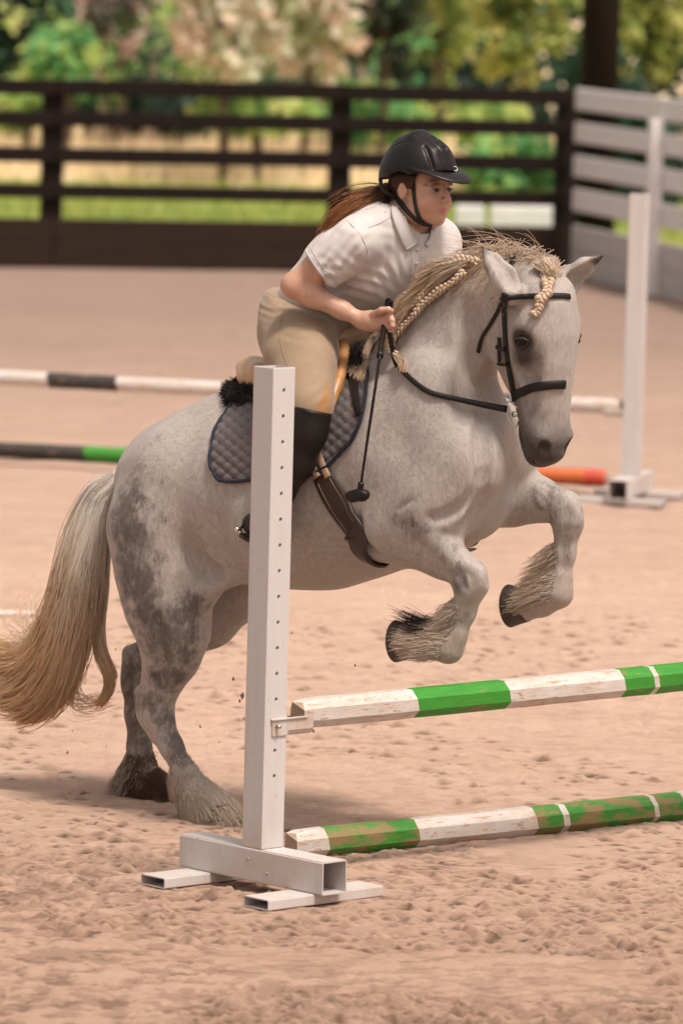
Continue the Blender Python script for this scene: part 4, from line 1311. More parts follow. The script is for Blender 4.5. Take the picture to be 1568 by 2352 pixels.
# --- quilted saddle pad
pad = local_thing('saddle_pad', H(690, 1000, .33), 'grey quilted saddle pad with navy binding under the tan saddle', 'saddle pad')
rear = spline([(545, 925), (530, 941), (503, 980), (490, 1028), (489, 1072), (506, 1103)], 60)
front = spline([(842, 795), (846, 850), (845, 891), (835, 957), (808, 1015), (756, 1070)], 60)
top = spline([(545, 925), (620, 880), (700, 850), (780, 815), (842, 795)], 110)
bot = spline([(506, 1103), (540, 1107), (585, 1102), (640, 1098), (700, 1096), (756, 1070)], 110)
u = np.linspace(0, 1, 110)[:, None, None]; v = np.linspace(0, 1, 60)[None, :, None]
G = (1 - v) * top[:, None] + v * bot[:, None] + (1 - u) * rear[None] + u * front[None] - ((1 - u) * (1 - v) * top[0] + u * (1 - v) * top[-1] + (1 - u) * v * bot[0] + u * v * bot[-1])
PP = HF.cast_px(G)
bad = np.isnan(PP[..., 0])
for _ in range(40):                                     # fill the few rays that pass over the back
    if not bad.any(): break
    for j in range(58, -1, -1):
        m_ = bad[:, j] & ~bad[:, j + 1]
        PP[m_, j] = PP[m_, j + 1] + (PP[m_, j + 1] - PP[m_, min(j + 2, 59)]); bad[m_, j] = False
PN = HF.grad(HF.press(PP, 0.0))
a, b = (G[..., 0] * 0.72 + G[..., 1] * .9) / 23.0, (G[..., 0] * 0.72 - G[..., 1] * .9) / 23.0
q = np.sqrt(np.abs(np.sin(a * math.pi / 1.0) * np.sin(b * math.pi / 1.0)))
PV = HF.press(PP, 0.0) + PN * (0.007 + 0.0075 * q)[..., None]
I = np.arange(110 * 60).reshape(110, 60)
Fc = np.stack([I[:-1, :-1], I[1:, :-1], I[1:, 1:], I[:-1, 1:]], -1).reshape(-1, 4)
m = Mat('quilted_cotton'); nq = m.noise(260, 3, 0.6)
m.color(m.mix(m.maprange(m.attr('q'), 0.0, 0.45), (0.050, 0.042, 0.044), m.mix(m.maprange(nq, .3, .7), (0.100, 0.088, 0.090), (0.140, 0.124, 0.126)))).rough(0.85); m.bump(nq, 0.2, 0.002)
MQ = m.m
cloth = mesh_obj('quilted_cloth', PV.reshape(-1, 3), Fc, MQ, pad, attrs={'q': q.ravel()})
MIR = np.array([1, -1, 1])
mesh_obj('quilted_cloth', PV.reshape(-1, 3) * MIR + [0, 0, .0], Fc[:, ::-1].copy(), MQ, pad, attrs={'q': q.ravel()})
NAVY = simple('navy_binding', (0.010, 0.013, 0.030), 0.75, 0.2, 30, 0.3, 300)
edge = np.concatenate([PV[0, :], PV[1:, -1], PV[-1, -2::-1]])
e1 = spline(edge[::4], 120)
bt = tube(e1, 0.0062, 8)
mesh_obj('binding', *bt, NAVY, pad)
mesh_obj('binding', bt[0] * MIR, bt[1], NAVY, pad)

# --- black sheepskin half pad
sk = local_thing('sheepskin_pad', H(600, 900, 0), 'fluffy black sheepskin half pad between saddle and quilted pad', 'half pad')
SF = Field(H(500, 990, 0) + [-.02, -.42, -.10], H(860, 760, 0) + [.30, .42, .14], 0.008)
for s in (1, -1):
    SF.chain([(H(556, 915, s * .10) if s > 0 else H(556, 915, .10) * MIR, .042), (H(640, 905, .16) * ([1, s, 1]), .04), (H(720, 895, .16) * ([1, s, 1]), .030)], .04)
    SF.chain([(H(822, 835, .15) * ([1, s, 1]), .024), (H(832, 805, .11) * ([1, s, 1]), .026)], .03)
SF.chain([(H(556, 905, 0), .045), (H(570, 900, 0), .05)], .05, 2.0)
SV, SFc = SF.mesh(1)
FUR = simple('black_fleece', (0.012, 0.010, 0.010), 0.9, 0.4, 60, 0.6, 220)
mesh_obj('fleece_base', SV, SFc, FUR, sk)
pick = RNG.choice(len(SV), min(7000, len(SV))); N0 = SF.grad(SV[pick])
t = np.linspace(0, 1, 5)[None, :, None]
d0 = N0 + RNG.normal(0, .5, N0.shape); d1 = RNG.normal(0, .8, N0.shape) + [0, 0, -.3]
strands('fleece', SV[pick][:, None] + .009 * (d0[:, None] * t + d1[:, None] * t ** 2 * .5), np.tile(np.linspace(.0020, .0009, 5), (len(pick), 1)), FUR, sk)

# --- saddle
sad = local_thing('saddle', H(690, 870, 0), 'tan leather jumping saddle with high cantle and dark girth on the grey horse', 'saddle')
LF_ = Field(H(535, 1010, 0) + [-.04, -.46, -.1], H(850, 740, 0) + [.32, .46, .12], 0.006)
Sd = lambda x, y, s, r: (H(x, y, s), r)
LF_.chain([Sd(575, 838, 0, .026), Sd(600, 862, 0, .032), Sd(650, 872, 0, .040), Sd(720, 850, 0, .045), Sd(790, 800, 0, .040), Sd(812, 772, 0, .030)], .05, 2.6)     # seat, low in the middle
for s in (1, -1):
    LF_.chain([(H(570, 842, 0), .022), (H(592, 850, .13) * ([1, s, 1]), .020), (H(650, 880, .17) * ([1, s, 1]), .020)], .03)                           # cantle rim
    LF_.chain([(H(580, 872, .07) * ([1, s, 1]), .030), (H(640, 890, .14) * ([1, s, 1]), .036), (H(740, 870, .16) * ([1, s, 1]), .036)], .03)
SV, SFc = LF_.mesh(3)
mesh_obj('seat', SV, SFc, TANP, sad)
# flap lies over the pad: cast on the pad's side of the horse
def sheet_px(left, right, n, k, off, thick, fld=HF):
    L, R = spline(left, n), spline(right, n)
    w = np.linspace(0, 1, k)[None, :, None]
    G = L[:, None] * (1 - w) + R[:, None] * w
    P = fld.cast_px(G); P = np.where(np.isnan(P), np.nanmean(P, axis=(0, 1)), P)
    N = fld.grad(P); P = fld.press(P, 0.0)
    offs = off(G) if callable(off) else off
    out = P + N * (np.asarray(offs)[..., None] if np.ndim(offs) else offs)
    inn = out - N * thick
    I = np.arange(n * k).reshape(n, k); J = I + n * k
    F = [tuple(x) for x in np.stack([I[:-1, :-1], I[1:, :-1], I[1:, 1:], I[:-1, 1:]], -1).reshape(-1, 4)]
    F += [tuple(x)[::-1] for x in np.stack([J[:-1, :-1], J[1:, :-1], J[1:, 1:], J[:-1, 1:]], -1).reshape(-1, 4)]
    for e in (I[0], I[-1], I[:, 0], I[:, -1]):
        for p, q in zip(e[:-1], e[1:]): F.append((p, q, q + n * k, p + n * k))
    return np.concatenate([out.reshape(-1, 3), inn.reshape(-1, 3)]), F
fv, ff = sheet_px([(655, 850), (648, 900), (652, 960), (680, 1030), (706, 1058)], [(806, 778), (808, 830), (800, 885), (780, 935), (757, 990)], 40, 24, 0.024, 0.006)
mesh_obj('flap', fv, ff, TANL, sad)
mesh_obj('flap', fv * MIR, [f[::-1] for f in ff], TANL, sad)
kv = []
for dx, rr in ((2, .020), (-11, .019), (-23, .018)):
    P = on_horse(spline([(799 + dx, 786), (801 + dx, 835), (792 + dx, 885), (773 + dx, 940), (757 + dx * .6, 985)], 24), 0.036)
    kv.append(tube(spline(P, 30), rr * np.linspace(1, .75, 30), 10))
mesh_obj('knee_roll', *join(kv), TANL, sad)
sv = []
for dx in (-6, -16, -26):
    P = on_horse(spline([(799 + dx, 790), (800 + dx, 835), (791 + dx, 885), (772 + dx, 940)], 24), 0.056)
    sv.append(tube(spline(P, 30), .0018, 5))
mesh_obj('seam', *join(sv), DARKL, sad)
# girth: dark sleeve and beige billets
P = on_horse(spline([(742, 1092), (762, 1130), (790, 1175), (806, 1199), (815, 1216), (824, 1245)], 24), 0.010)
g = local_thing('girth', P[10], 'dark brown stitched girth buckled to two beige billets behind the foreleg', 'girth')
xe = P[-1][0] - .005
ys = np.linspace(-.26, -.15, 9)
bel = HF.march(np.stack([np.full(9, xe), ys, np.full(9, .45)], 1), np.tile([0, 0, 1.0], (9, 1)), .6)
bel = bel[~np.isnan(bel[:, 0])]; bel = bel[(bel[:, 2] < P[-1][2] - .03) & (bel[:, 1] > P[-1][1] + .03)]
gp = HF.press(spline(np.concatenate([P[::2], bel]), 60), .008, 10)
gp[-8:] -= HF.grad(gp[-8:]) * np.linspace(0, .02, 8)[:, None]
gN = HF.grad(gp)
wid = np.concatenate([np.linspace(.036, .044, 12), np.full(48, .044)])
mesh_obj('girth_sleeve', *tube(gp, wid, 12, flat=.16, up=gN), DARKL, g)
for dx in (-11, 13):
    mesh_obj('billet', *strap([(722 + dx, 1040), (733 + dx, 1068), (745 + dx, 1095)], .024, .002, .017, 16), WEBB, g)
st = []
for k in (-.6, .6):
    bN = np.cross(np.gradient(gp, axis=0), gN); bN /= np.linalg.norm(bN, axis=1)[:, None]
    st.append(tube((gp + bN * wid[:, None] * k + gN * .006)[2:26], .0011, 5))
mesh_obj('stitching', *join(st), THREAD, g)
# black strap hanging in front of the flap
bs = local_thing('strap', H(820, 890, .3), 'short black webbing strap hanging beside the front edge of the saddle pad', 'strap')
mesh_obj('webbing', *strap([(800, 790), (808, 835), (820, 900), (832, 957)], .028, .002, .019, 24), BLACKL, bs)

# --- bridle
br = local_thing('bridle', HW(0, -.05, .1), 'black leather bridle with plain noseband and a metal bit ring on the grey horse', 'bridle')
def head_strap(seeds, width, off=.004, n=36, thick=.003):
    return strap(None, width, thick, off, n, pts=[HW(*p) for p in seeds])
mesh_obj('browband', *strap([(1153, 686), (1184, 681), (1238, 680), (1290, 680), (1306, 682)], .0175, .005, .004, 30), BLACKL, br)
mesh_obj('noseband', *strap([(1183, 908), (1204, 897), (1226, 890), (1263, 884), (1296, 883)], .028, .004, .004, 30), BLACKL, br)
mesh_obj('cheekpiece', *strap([(1160, 672), (1160, 700), (1162, 756), (1167, 814), (1176, 869), (1181, 905), (1183, 922)], .022, .003, .006, 36), BLACKL, br)
mesh_obj('cheek_billet', *strap([(1153, 774), (1152, 798), (1153, 828)], .016, .003, .011, 14), BLACKL, br)
mesh_obj('keeper', *strap([(1146, 795), (1158, 799), (1168, 800)], .014, .003, .013, 10), BLACKL, br)
mesh_obj('keeper', *strap([(1150, 832), (1162, 834), (1174, 833)], .010, .003, .013, 10), BLACKL, br)
mesh_obj('throat_latch', *strap([(1156, 690), (1146, 712), (1128, 744), (1110, 774), (1099, 808)], .013, .003, .005, 26), BLACKL, br)
mesh_obj('crownpiece', *head_strap([(.10, -.12, .05), (.085, -.13, -.01), (.03, -.14, -.05), (-.03, -.14, -.05), (-.085, -.13, -.01), (-.10, -.12, .05)], .026, .006), BLACKL, br)
# ring of the bit and the rein
bc = on_horse([(1187, 950)], .012)[0]
ring = []
rp = [(1171, 922), (1180, 920), (1192, 930), (1203, 944), (1201, 960), (1191, 981), (1180, 968), (1171, 946)]
dvec = (ray(1187, 950) @ ROT.T)
RP = [bc + (H(x, y, .3) - H(1187, 950, .3)) for x, y in rp]
mesh_obj('bit_ring', *tube(spline(RP + [RP[0]], 48), .0028, 8), METAL, br)
mesh_obj('mouthpiece', *tube([bc + HAX[0] * .0, bc - HAX[0] * .06], .009, 10), METAL, br)
pr = spline([(913, 833), (938, 864), (984, 900), (1030, 914)], 20)
PB = on_horse(pr, .012)
b0 = bc + (H(1172, 938, .3) - H(1187, 950, .3))
hand_px = H(893, 756, .20)
rein = spline(np.concatenate([[hand_px], PB[::4], [PB[-1] * .55 + b0 * .45 + (H(1100, 928, .3) - (H(1030, 914, .3) * .55 + H(1172, 938, .3) * .45)) * .8, b0]]), 60)
mesh_obj('rein', *tube(rein, np.concatenate([np.full(46, .0085), np.linspace(.0085, .011, 14)]), 8, flat=.55, up=np.array([0, -1.0, .3])), BLACKL, br)
mesh_obj('rein', *tube(rein * MIR + [0, .1, 0], .008, 8, flat=.4, up=np.array([0, 1.0, .2])), BLACKL, br)
# ------------------------------------------------------------------ mane, braids, tail, feather
def hair_mat(name, root, tip, dark=(0.1, 0.07, 0.05), rough=0.42, p=0.55, tl=0.30, p0=0.0):
    m = Mat(name)
    col = m.mix(m.maprange(m.attr('along'), p0, p), root, tip)
    col = m.mix(m.maprange(m.attr('tint'), 0.0, 0.35, 0.6, 0), col, dark)
    m.color(col).rough(rough)
    m.b.inputs['Specular IOR Level'].default_value = 0.4
    tr = m.node('ShaderNodeBsdfTranslucent'); mx = m.node('ShaderNodeMixShader'); mx.inputs[0].default_value = tl   # light passes through fine hair
    m.l.new(col, tr.inputs[0]); m.l.new(m.b.outputs[0], mx.inputs[1]); m.l.new(tr.outputs[0], mx.inputs[2])
    m.l.new(mx.outputs[0], m.n['Material Output'].inputs[0])
    return m.m
TAILM = hair_mat('tail_hair', (0.86, 0.81, 0.75), (0.90, 0.68, 0.43), (0.74, 0.58, 0.40), p=1.0, tl=0.5, p0=0.22)
MANEM = hair_mat('mane_hair', (0.70, 0.60, 0.49), (0.68, 0.52, 0.37), (0.40, 0.30, 0.21))
FEATM = hair_mat('feather_hair', (0.72, 0.65, 0.58), (0.74, 0.62, 0.50), (0.38, 0.30, 0.24))
FEATD = hair_mat('dark_feather_hair', (0.10, 0.085, 0.08), (0.045, 0.036, 0.034), (0.02, 0.016, 0.015))
FEATB = hair_mat('stained_feather_hair', (0.22, 0.15, 0.10), (0.17, 0.10, 0.062), (0.03, 0.02, 0.016))

def guided(guides, n, m, rng, spread=0.02, curl=0.0, freq=2.0, tipspread=1.0, fray=0.0, locks=14):
    """n strands of m points between guide curves (list of (k,3) arrays)"""
    G = np.stack([spline(g, m) for g in guides])
    t = np.linspace(0, 1, m)
    w = rng.random(n) * (len(guides) - 1); i = np.minimum(w.astype(int), len(guides) - 2); f = (w - i)[:, None, None]
    P = G[i] * (1 - f) + G[i + 1] * f
    off = rng.normal(0, spread, (n, 1, 3)) * (0.35 + tipspread * t[None, :, None])
    lk = np.round(w * locks / (len(guides) - 1))[:, None]                 # strands of one lock wave together
    ph = 2.4 * lk + rng.random((n, 1)) * 1.4; fr = freq * (1 + .25 * np.sin(lk * 1.7)) * rng.uniform(.9, 1.1, (n, 1))
    wig = curl * t[None] * np.sin(fr * 6.28 * t[None] + ph)
    wig2 = curl * t[None] * np.cos(fr * 5.1 * t[None] + ph * 1.7)
    if fray > 0:                                        # strands end at different places
        cut = 1 - fray * rng.random(n) ** 1.5
        u = t[None] * cut[:, None] * (m - 1); j = np.minimum(u.astype(int), m - 2); g = (u - j)[..., None]
        ar = np.arange(n)[:, None]
        P = P[ar, j] * (1 - g) + P[ar, j + 1] * g
    P = P + off + np.stack([wig, wig2, wig * .6], -1)
    return P, w / (len(guides) - 1)
rng = np.random.default_rng(21)
def rad(n, m, r0, r1, rng): return np.linspace(r0, r1, m)[None] * rng.uniform(.7, 1.3, (n, 1))

# tail: the main fall and a separate lock nearer the leg
def px_curve(pts): return np.array([H(*p) for p in pts])
main = [px_curve([(268, 1092, .00), (215, 1112, .02), (168, 1200, .05), (146, 1300, .07), (118, 1400, .08), (75, 1475, .08), (15, 1492, .06), (-40, 1478, .03)]),
        px_curve([(266, 1098, .02), (212, 1130, .04), (172, 1230, .08), (146, 1340, .10), (115, 1450, .10), (62, 1530, .10), (15, 1545, .08), (-20, 1530, .05)]),
        px_curve([(264, 1106, .03), (218, 1160, .06), (184, 1270, .10), (160, 1380, .12), (135, 1490, .11), (95, 1580, .10), (45, 1622, .09), (2, 1610, .07)]),
        px_curve([(260, 1116, .03), (228, 1190, .06), (204, 1300, .09), (188, 1400, .10), (168, 1500, .09), (140, 1585, .07), (90, 1640, .06), (40, 1648, .05)]),
        px_curve([(256, 1128, .02), (238, 1220, .03), (226, 1320, .05), (212, 1410, .05), (186, 1490, .04), (165, 1560, .02), (140, 1600, .0), (118, 1630, .0)])]
P, w = guided(main, 7000, 22, rng, .008, .022, 1.3, 1.7, .42, 22)
tail = strands('tail', P, rad(7000, 22, .0016, .0008, rng), TAILM, horse, tint=np.clip(.75 + .16 * np.sin(w * 60) + rng.normal(0, .16, 7000), 0, 1))
lock = [px_curve([(252, 1180, .0), (244, 1270, .0), (236, 1350, .0), (218, 1440, .0), (222, 1510, .0), (246, 1560, .0), (236, 1606, .0), (218, 1616, .0)]),
        px_curve([(254, 1200, .01), (250, 1290, .01), (246, 1370, .01), (236, 1450, .01), (240, 1500, .01), (256, 1550, .01), (250, 1592, .01), (232, 1618, .01)])]
P, w = guided(lock, 520, 22, rng, .006, .008, 1.4, .6, .3)
strands('tail_lock', P, rad(520, 22, .0022, .0011, rng), TAILM, horse, tint=np.clip(rng.normal(.42, .22, 520), 0, 1))
def hair_core(name, guides, back, frac, mat, tint, tp=.012):
    G = np.stack([spline(g, 30) for g in guides]); m2 = int(30 * frac)
    C = G.mean(0)
    sh = (C - G) * .10
    ring = np.concatenate([G + sh + [0, -.004, 0], (G + sh + [0, back, 0])[::-1]])[:, :m2]      # (2k, m, 3)
    sc = np.linspace(.95, .86, m2)[None, :, None]; ring = C[None, :m2] + [0, back / 2, 0] + (ring - C[None, :m2] - [0, back / 2, 0]) * sc
    k = len(ring); V = ring.transpose(1, 0, 2).reshape(-1, 3)
    Fc = [(i * k + j, i * k + (j + 1) % k, (i + 1) * k + (j + 1) % k, (i + 1) * k + j) for i in range(m2 - 1) for j in range(k)]
    return mesh_obj(name, V, Fc, mat, horse, attrs={'tint': np.tile(tint, len(V)), 'along': np.repeat(np.linspace(0, frac, m2), k)})
hair_core('tail_underlayer', main, .05, .82, TAILM, .5)  # solid core added inside the strands so the gaps don't go dark
core = [tube(spline(px_curve([(272, 1092, .0), (232, 1120, .03), (200, 1200, .06), (182, 1300, .08)]), 16), np.linspace(.026, .012, 16), 10)]
mesh_obj('dock', *join(core), COAT, horse, attrs={'dark': np.zeros(160), 'dapple': np.full(160, .1), 'warm': np.full(160, .2)})
# stray curls
st = [px_curve([(170, 1420, .08), (95, 1440, .06), (70, 1400, .05), (78, 1360, .04)]), px_curve([(120, 1470, .08), (50, 1500, .08), (0, 1490, .06), (-30, 1500, .05)])]
P, w = guided(st, 60, 14, rng, .02, .01)
strands('tail_wisp', P, rad(60, 14, .0012, .0006, rng), TAILM, horse)
st = [px_curve([(215, 1440, .03), (180, 1560, .0), (200, 1600, -.02), (250, 1610, -.03)]), px_curve([(160, 1500, .06), (150, 1600, .04), (170, 1640, .03), (230, 1625, .0)])]
P, w = guided(st, 50, 14, rng, .012, .01)
strands('tail_wisp', P, rad(50, 14, .0012, .0006, rng), TAILM, horse)

# braids
def braid(path, r0, r1, pitch=.052, name='braid', loose=.0):
    P = spline(path, 160)
    L = np.concatenate([[0], np.cumsum(np.linalg.norm(np.diff(P, axis=0), axis=1))])
    T = np.gradient(P, axis=0); T /= np.linalg.norm(T, axis=1)[:, None]
    N = np.array([HF.grad(p[None])[0] for p in P])
    N = N * .5 + (-LT @ ROT.T) * .5
    B = np.cross(T, N); B /= np.linalg.norm(B, axis=1)[:, None]; N = np.cross(B, T)
    R = np.linspace(r0, r1, 160) * (1 + .22 * np.sin(np.linspace(0, 23, 160) + r0 * 900) * np.sin(np.linspace(0, 9, 160)))
    P = P + B * (.004 * np.sin(np.linspace(0, 14, 160) + r0 * 500))[:, None]
    parts = []
    for k in range(3):
        a = 2 * math.pi * (L / pitch + k / 3)
        C = P + B * (np.sin(a) * R * 1.05)[:, None] + N * (np.sin(2 * a) * R * .55)[:, None]
        parts.append(tube(C, R * .66 * (1 + .12 * np.sin(a * 2 + 1)), 9))
    v, f = join(parts)
    n = len(v)
    return mesh_obj(name, v, f, BRAIDM, horse)
BRAIDM = Mat('braided_hair')
bn = BRAIDM.noise(1.0, 4, .6, BRAIDM.coord((130, 130, 130)), 1.2)
BRAIDM.color(BRAIDM.ramp(bn, [(.25, (.30, .20, .125)), (.5, (.52, .40, .285)), (.8, (.64, .53, .41))])).rough(.45)
BRAIDM.bump(bn, .6, .004)
BRAIDM = BRAIDM.m
def Z1(pts, off=.018):
    """points read from the 1000 px crop of neck and head, laid on the horse's near side"""
    px = [(784 + x * .4167, 522.7 + y * .4167) for x, y in pts]
    P = HF.cast_px(np.array(px))
    # points outside the silhouette ride on from the last point on the neck
    D = [(p - to_local(CAM)) @ (ray(784, 1176) @ ROT.T) for p in P if not np.isnan(p[0])]
    out = []
    for (x, y), p in zip(px, P):
        if np.isnan(p[0]): p = H(x, y, .12)
        else: p = p + HF.grad(p[None])[0] * off
        out.append(p)
    return np.array(out)
paths = [[(752, 178), (720, 176), (650, 176), (590, 200), (535, 250), (470, 318), (400, 398), (330, 468), (270, 528), (240, 565)],
         [(735, 212), (680, 236), (620, 272), (560, 310), (500, 362), (450, 420), (395, 475), (335, 548), (290, 606), (286, 660), (300, 700)],
         [(700, 262), (650, 312), (600, 352), (540, 392), (470, 440), (420, 500), (375, 556), (335, 610), (308, 655), (305, 700), (335, 730)]]
for i, p in enumerate(paths):
    braid(Z1(p, .026 + .004 * (i % 2)), .0090, .0062)
def wisps(name, guides, n, spread=.006, curl=.004, r=.0011, mat=MANEM, m=14):
    P, w = guided([Z1(g, .022) if not isinstance(g, np.ndarray) else g for g in guides], n, m, rng, spread, curl)
    return strands(name, P, rad(n, m, r, r * .45, rng), mat, horse, tint=np.clip(rng.normal(.6, .25, n), 0, 1))
wisps('mane_lock', [[(240, 560), (190, 640), (140, 720), (70, 825)], [(255, 565), (200, 640), (165, 720), (145, 800), (140, 870)]], 240, .004, .006, .0014)
wisps('mane_lock', [[(300, 700), (330, 730), (365, 760), (375, 800)], [(290, 690), (318, 735), (345, 780), (352, 810)]], 120, .004, .004, .0014)
wisps('mane_lock', [[(540, 250), (460, 330), (380, 430), (300, 540)], [(620, 210), (520, 330), (420, 440), (330, 590)], [(520, 300), (440, 400), (360, 480), (270, 620)]], 520, .010, .008, .0012)
wisps('mane_lock', [[(700, 190), (560, 235), (460, 330), (370, 440), (290, 540)], [(640, 215), (540, 290), (440, 390), (350, 500), (285, 600)]], 260, .012, .018, .0011)
wisps('mane_lock', [[(640, 180), (540, 215), (470, 270), (420, 330)], [(660, 176), (560, 190), (490, 205), (440, 235)]], 140, .010, .014, .0010)
# the loose crest: short hair standing up and lying over the neck
crest = spline([H(1046, 622, .02), H(1085, 600, .03), H(1130, 588, .05), H(1185, 588, .07), H(1235, 600, .09), H(1272, 622, .10)], 40)
n = 5200
k = rng.random(n) * 39; i0 = k.astype(int); f = (k - i0)[:, None]
root = crest[np.minimum(i0, 39)] * (1 - f) + crest[np.minimum(i0 + 1, 39)] * f + rng.normal(0, .016, (n, 3))
dirn = np.array(H(1130, 585, .1) - H(1180, 560, .1))[None] ; dirn = dirn / np.linalg.norm(dirn)
nl = np.array([0, -1.0, 0])
d = dirn * rng.uniform(.5, 1.3, (n, 1)) + nl * rng.uniform(-.15, .4, (n, 1)) + np.array([0, 0, 1.0]) * rng.uniform(-.2, .16, (n, 1)) + rng.normal(0, .16, (n, 3))
t = np.linspace(0, 1, 10)[None, :, None]
L = rng.uniform(.04, .10, (n, 1, 1))
P = root[:, None] + L * (d[:, None] * t + np.array([-.25, -.35, -.75]) * t ** 2)
P += .006 * np.sin(t * 8 + rng.random((n, 1, 1)) * 6) * rng.normal(size=(n, 1, 3))
strands('mane', P, rad(n, 10, .0014, .0005, rng), MANEM, horse, tint=np.clip(rng.normal(.75, .25, n), 0, 1))
v_, f_ = tube(crest + [0, -.004, -.006], np.concatenate([np.linspace(.012, .024, 10), np.full(22, .024), np.linspace(.024, .010, 8)]), 10)
mesh_obj('mane_underlayer', v_, f_, MANEM, horse, attrs={'tint': np.full(len(v_), .3), 'along': np.full(len(v_), .4)})
n = 80
root = crest[rng.integers(2, 36, n)] + [0, 0, .02]
d = np.array([-.4, -.2, .9]) + rng.normal(0, .55, (n, 3)); L = rng.uniform(.05, .10, (n, 1, 1))
P = root[:, None] + L * (d[:, None] * t + np.array([-.7, -.2, -.8]) * t ** 2)
strands('flyaway_hair', P, np.tile(np.linspace(.0009, .0004, 10), (n, 1)), MANEM, horse)
# forelock
def Z5(pts, off=.016):
    return Z1([((1110.7 + x * .1875 - 784) / .4167, (555.3 + y * .1875 - 522.7) / .4167) for x, y in pts], off)
braid(Z5([(775, 460), (772, 520), (752, 600), (735, 650), (714, 690), (700, 740), (668, 800), (645, 860), (628, 915)], .016), .0125, .0085, .036, 'forelock_braid')
wisps('forelock', [Z5([(700, 290), (720, 360), (760, 440), (775, 480)], .03), Z5([(800, 290), (835, 360), (820, 440), (775, 490)], .03), Z5([(600, 320), (650, 380), (720, 440), (770, 490)], .022)], 420, .005, .004, .0016)

# feather on the legs
def feather(name, centre, radius, n, flow, length, mat, back=None, bend=(0, 0, -.5), r0=.0010, m=9, jitter=.09):
    n = int(n * 1.8)
    d = np.linalg.norm(HV - centre, axis=1)
    cand = np.where(d < radius)[0]
    Nn = HN[cand]
    if back is not None:
        cand = cand[((Nn @ back) > -.10) & (Nn[:, 2] > -.55)]
    ii = rng.choice(cand, n); Nn = HN[ii]
    fl = np.asarray(flow) / np.linalg.norm(flow)
    t = np.linspace(0, 1, m)[None, :, None]
    L = length * rng.uniform(.5, 1.15, (n, 1, 1)) * (1 - .4 * (d[ii] / radius))[:, None, None]
    dirs = Nn * .16 + fl + rng.normal(0, jitter, (n, 3))
    P = HV[ii][:, None] + L * (dirs[:, None] * t + (fl * .35 + np.asarray(bend))[None, None] * t ** 2) + .004 * np.sin(t * 6 + rng.random((n, 1, 1)) * 6) * rng.normal(size=(n, 1, 3))
    return strands(name, P, rad(n, m, r0, r0 * .4, rng), mat, horse, tint=np.clip(rng.normal(.65, .28, n), 0, 1))
dv = lambda a, b: H(*b) - H(*a)
# near fore
BK = dv((1060, 1470, .2), (960, 1430, .2)); BK /= np.linalg.norm(BK)
feather('feather', H(1012, 1470, .2), .070, 1900, dv((1040, 1450, .2), (940, 1456, .2)), .100, FEATM, BK, (-.05, 0, -.06))
feather('feather', H(968, 1470, .2), .060, 1500, dv((1000, 1465, .2), (920, 1474, .2)), .065, FEATM, BK, (0, 0, -.06))
feather('feather', H(1050, 1415, .2), .060, 500, dv((1060, 1400, .2), (1005, 1450, .2)), .080, FEATM, BK, (-.25, 0, -.05))
feather('dark_feather', H(1002, 1448, .2), .045, 420, dv((1000, 1450, .2), (915, 1412, .2)), .095, FEATD, None, (-.25, 0, -.1), jitter=.2)
# far fore
feather('feather', H(1268, 1355, -.18), .070, 1900, dv((1290, 1340, -.18), (1200, 1368, -.18)), .085, FEATM, BK, (-.05, 0, -.06))
feather('feather', H(1228, 1382, -.18), .065, 1600, dv((1250, 1380, -.18), (1175, 1394, -.18)), .062, FEATM, BK, (0, 0, -.06))
feather('feather', H(1280, 1295, -.18), .07, 420, dv((1290, 1270, -.18), (1215, 1325, -.18)), .09, FEATM, BK, (-.25, 0, -.1))
# near hind
feather('feather', H(452, 1818, .15), .085, 2200, dv((440, 1790, .15), (450, 1880, .15)), .085, FEATM, None, (.25, 0, -.2))
feather('feather', H(490, 1850, .15), .08, 2200, dv((460, 1830, .15), (535, 1880, .15)), .075, FEATM, None, (.1, 0, -.6))
feather('feather', H(428, 1770, .15), .06, 400, dv((420, 1750, .15), (425, 1830, .15)), .08, FEATM, None, (0, 0, -.2))
# far hind
feather('stained_feather', H(330, 1785, -.15), .09, 1800, dv((320, 1750, -.15), (318, 1840, -.15)), .09, FEATB, None, (-.1, 0, -.2))
feather('feather', H(330, 1770, -.15), .075, 300, dv((310, 1740, -.15), (270, 1810, -.15)), .11, FEATM, None, (-.2, 0, -.3))
feather('stained_feather', H(370, 1815, -.15), .075, 1500, dv((350, 1800, -.15), (400, 1830, -.15)), .05, FEATB, None, (.1, 0, -.4))
st = [px_curve([(312, 1690, -.13), (290, 1740, -.12), (272, 1775, -.11), (250, 1820, -.10)]), px_curve([(305, 1700, -.13), (292, 1760, -.12), (270, 1800, -.11), (262, 1825, -.10)])]
P, w = guided(st, 130, 12, rng, .007, .006)
strands('feather', P, rad(130, 12, .0017, .0008, rng), FEATM, horse, tint=np.clip(rng.normal(.5, .25, 130), 0, 1))
# whiskers and short hair on the ears' edges are left to the coat; lashes
# ------------------------------------------------------------------ rider
rider = local_thing('person', H(690, 830, 0), 'rider in white polo shirt, beige breeches and black helmet leaning forward over the horse', 'person')
RF = Field(H(560, 1260, .0) * [1, 0, 1] + [-.05, -.50, 0], H(1080, 340, 0) * [1, 0, 1] + [.06, .42, .02], 0.0036)
def RC(pts, k=.03, q=1.0, axis=(0, 1, 0), op='add', fld=None):
    (fld or RF).chain([(H(x, y, s), r) for x, y, s, r in pts], k, q, axis, op)
# torso
RC([(704, 725, 0, .080), (742, 692, 0, .080), (805, 630, 0, .095), (870, 577, 0, .100), (905, 550, 0, .085)], .06, 1.2)
RC([(832, 540, .15, .055), (900, 525, .05, .06), (1000, 545, -.15, .055)], .06)
RC([(905, 540, .0, .055), (940, 490, .0, .050), (958, 462, .0, .050)], .04)                     # neck
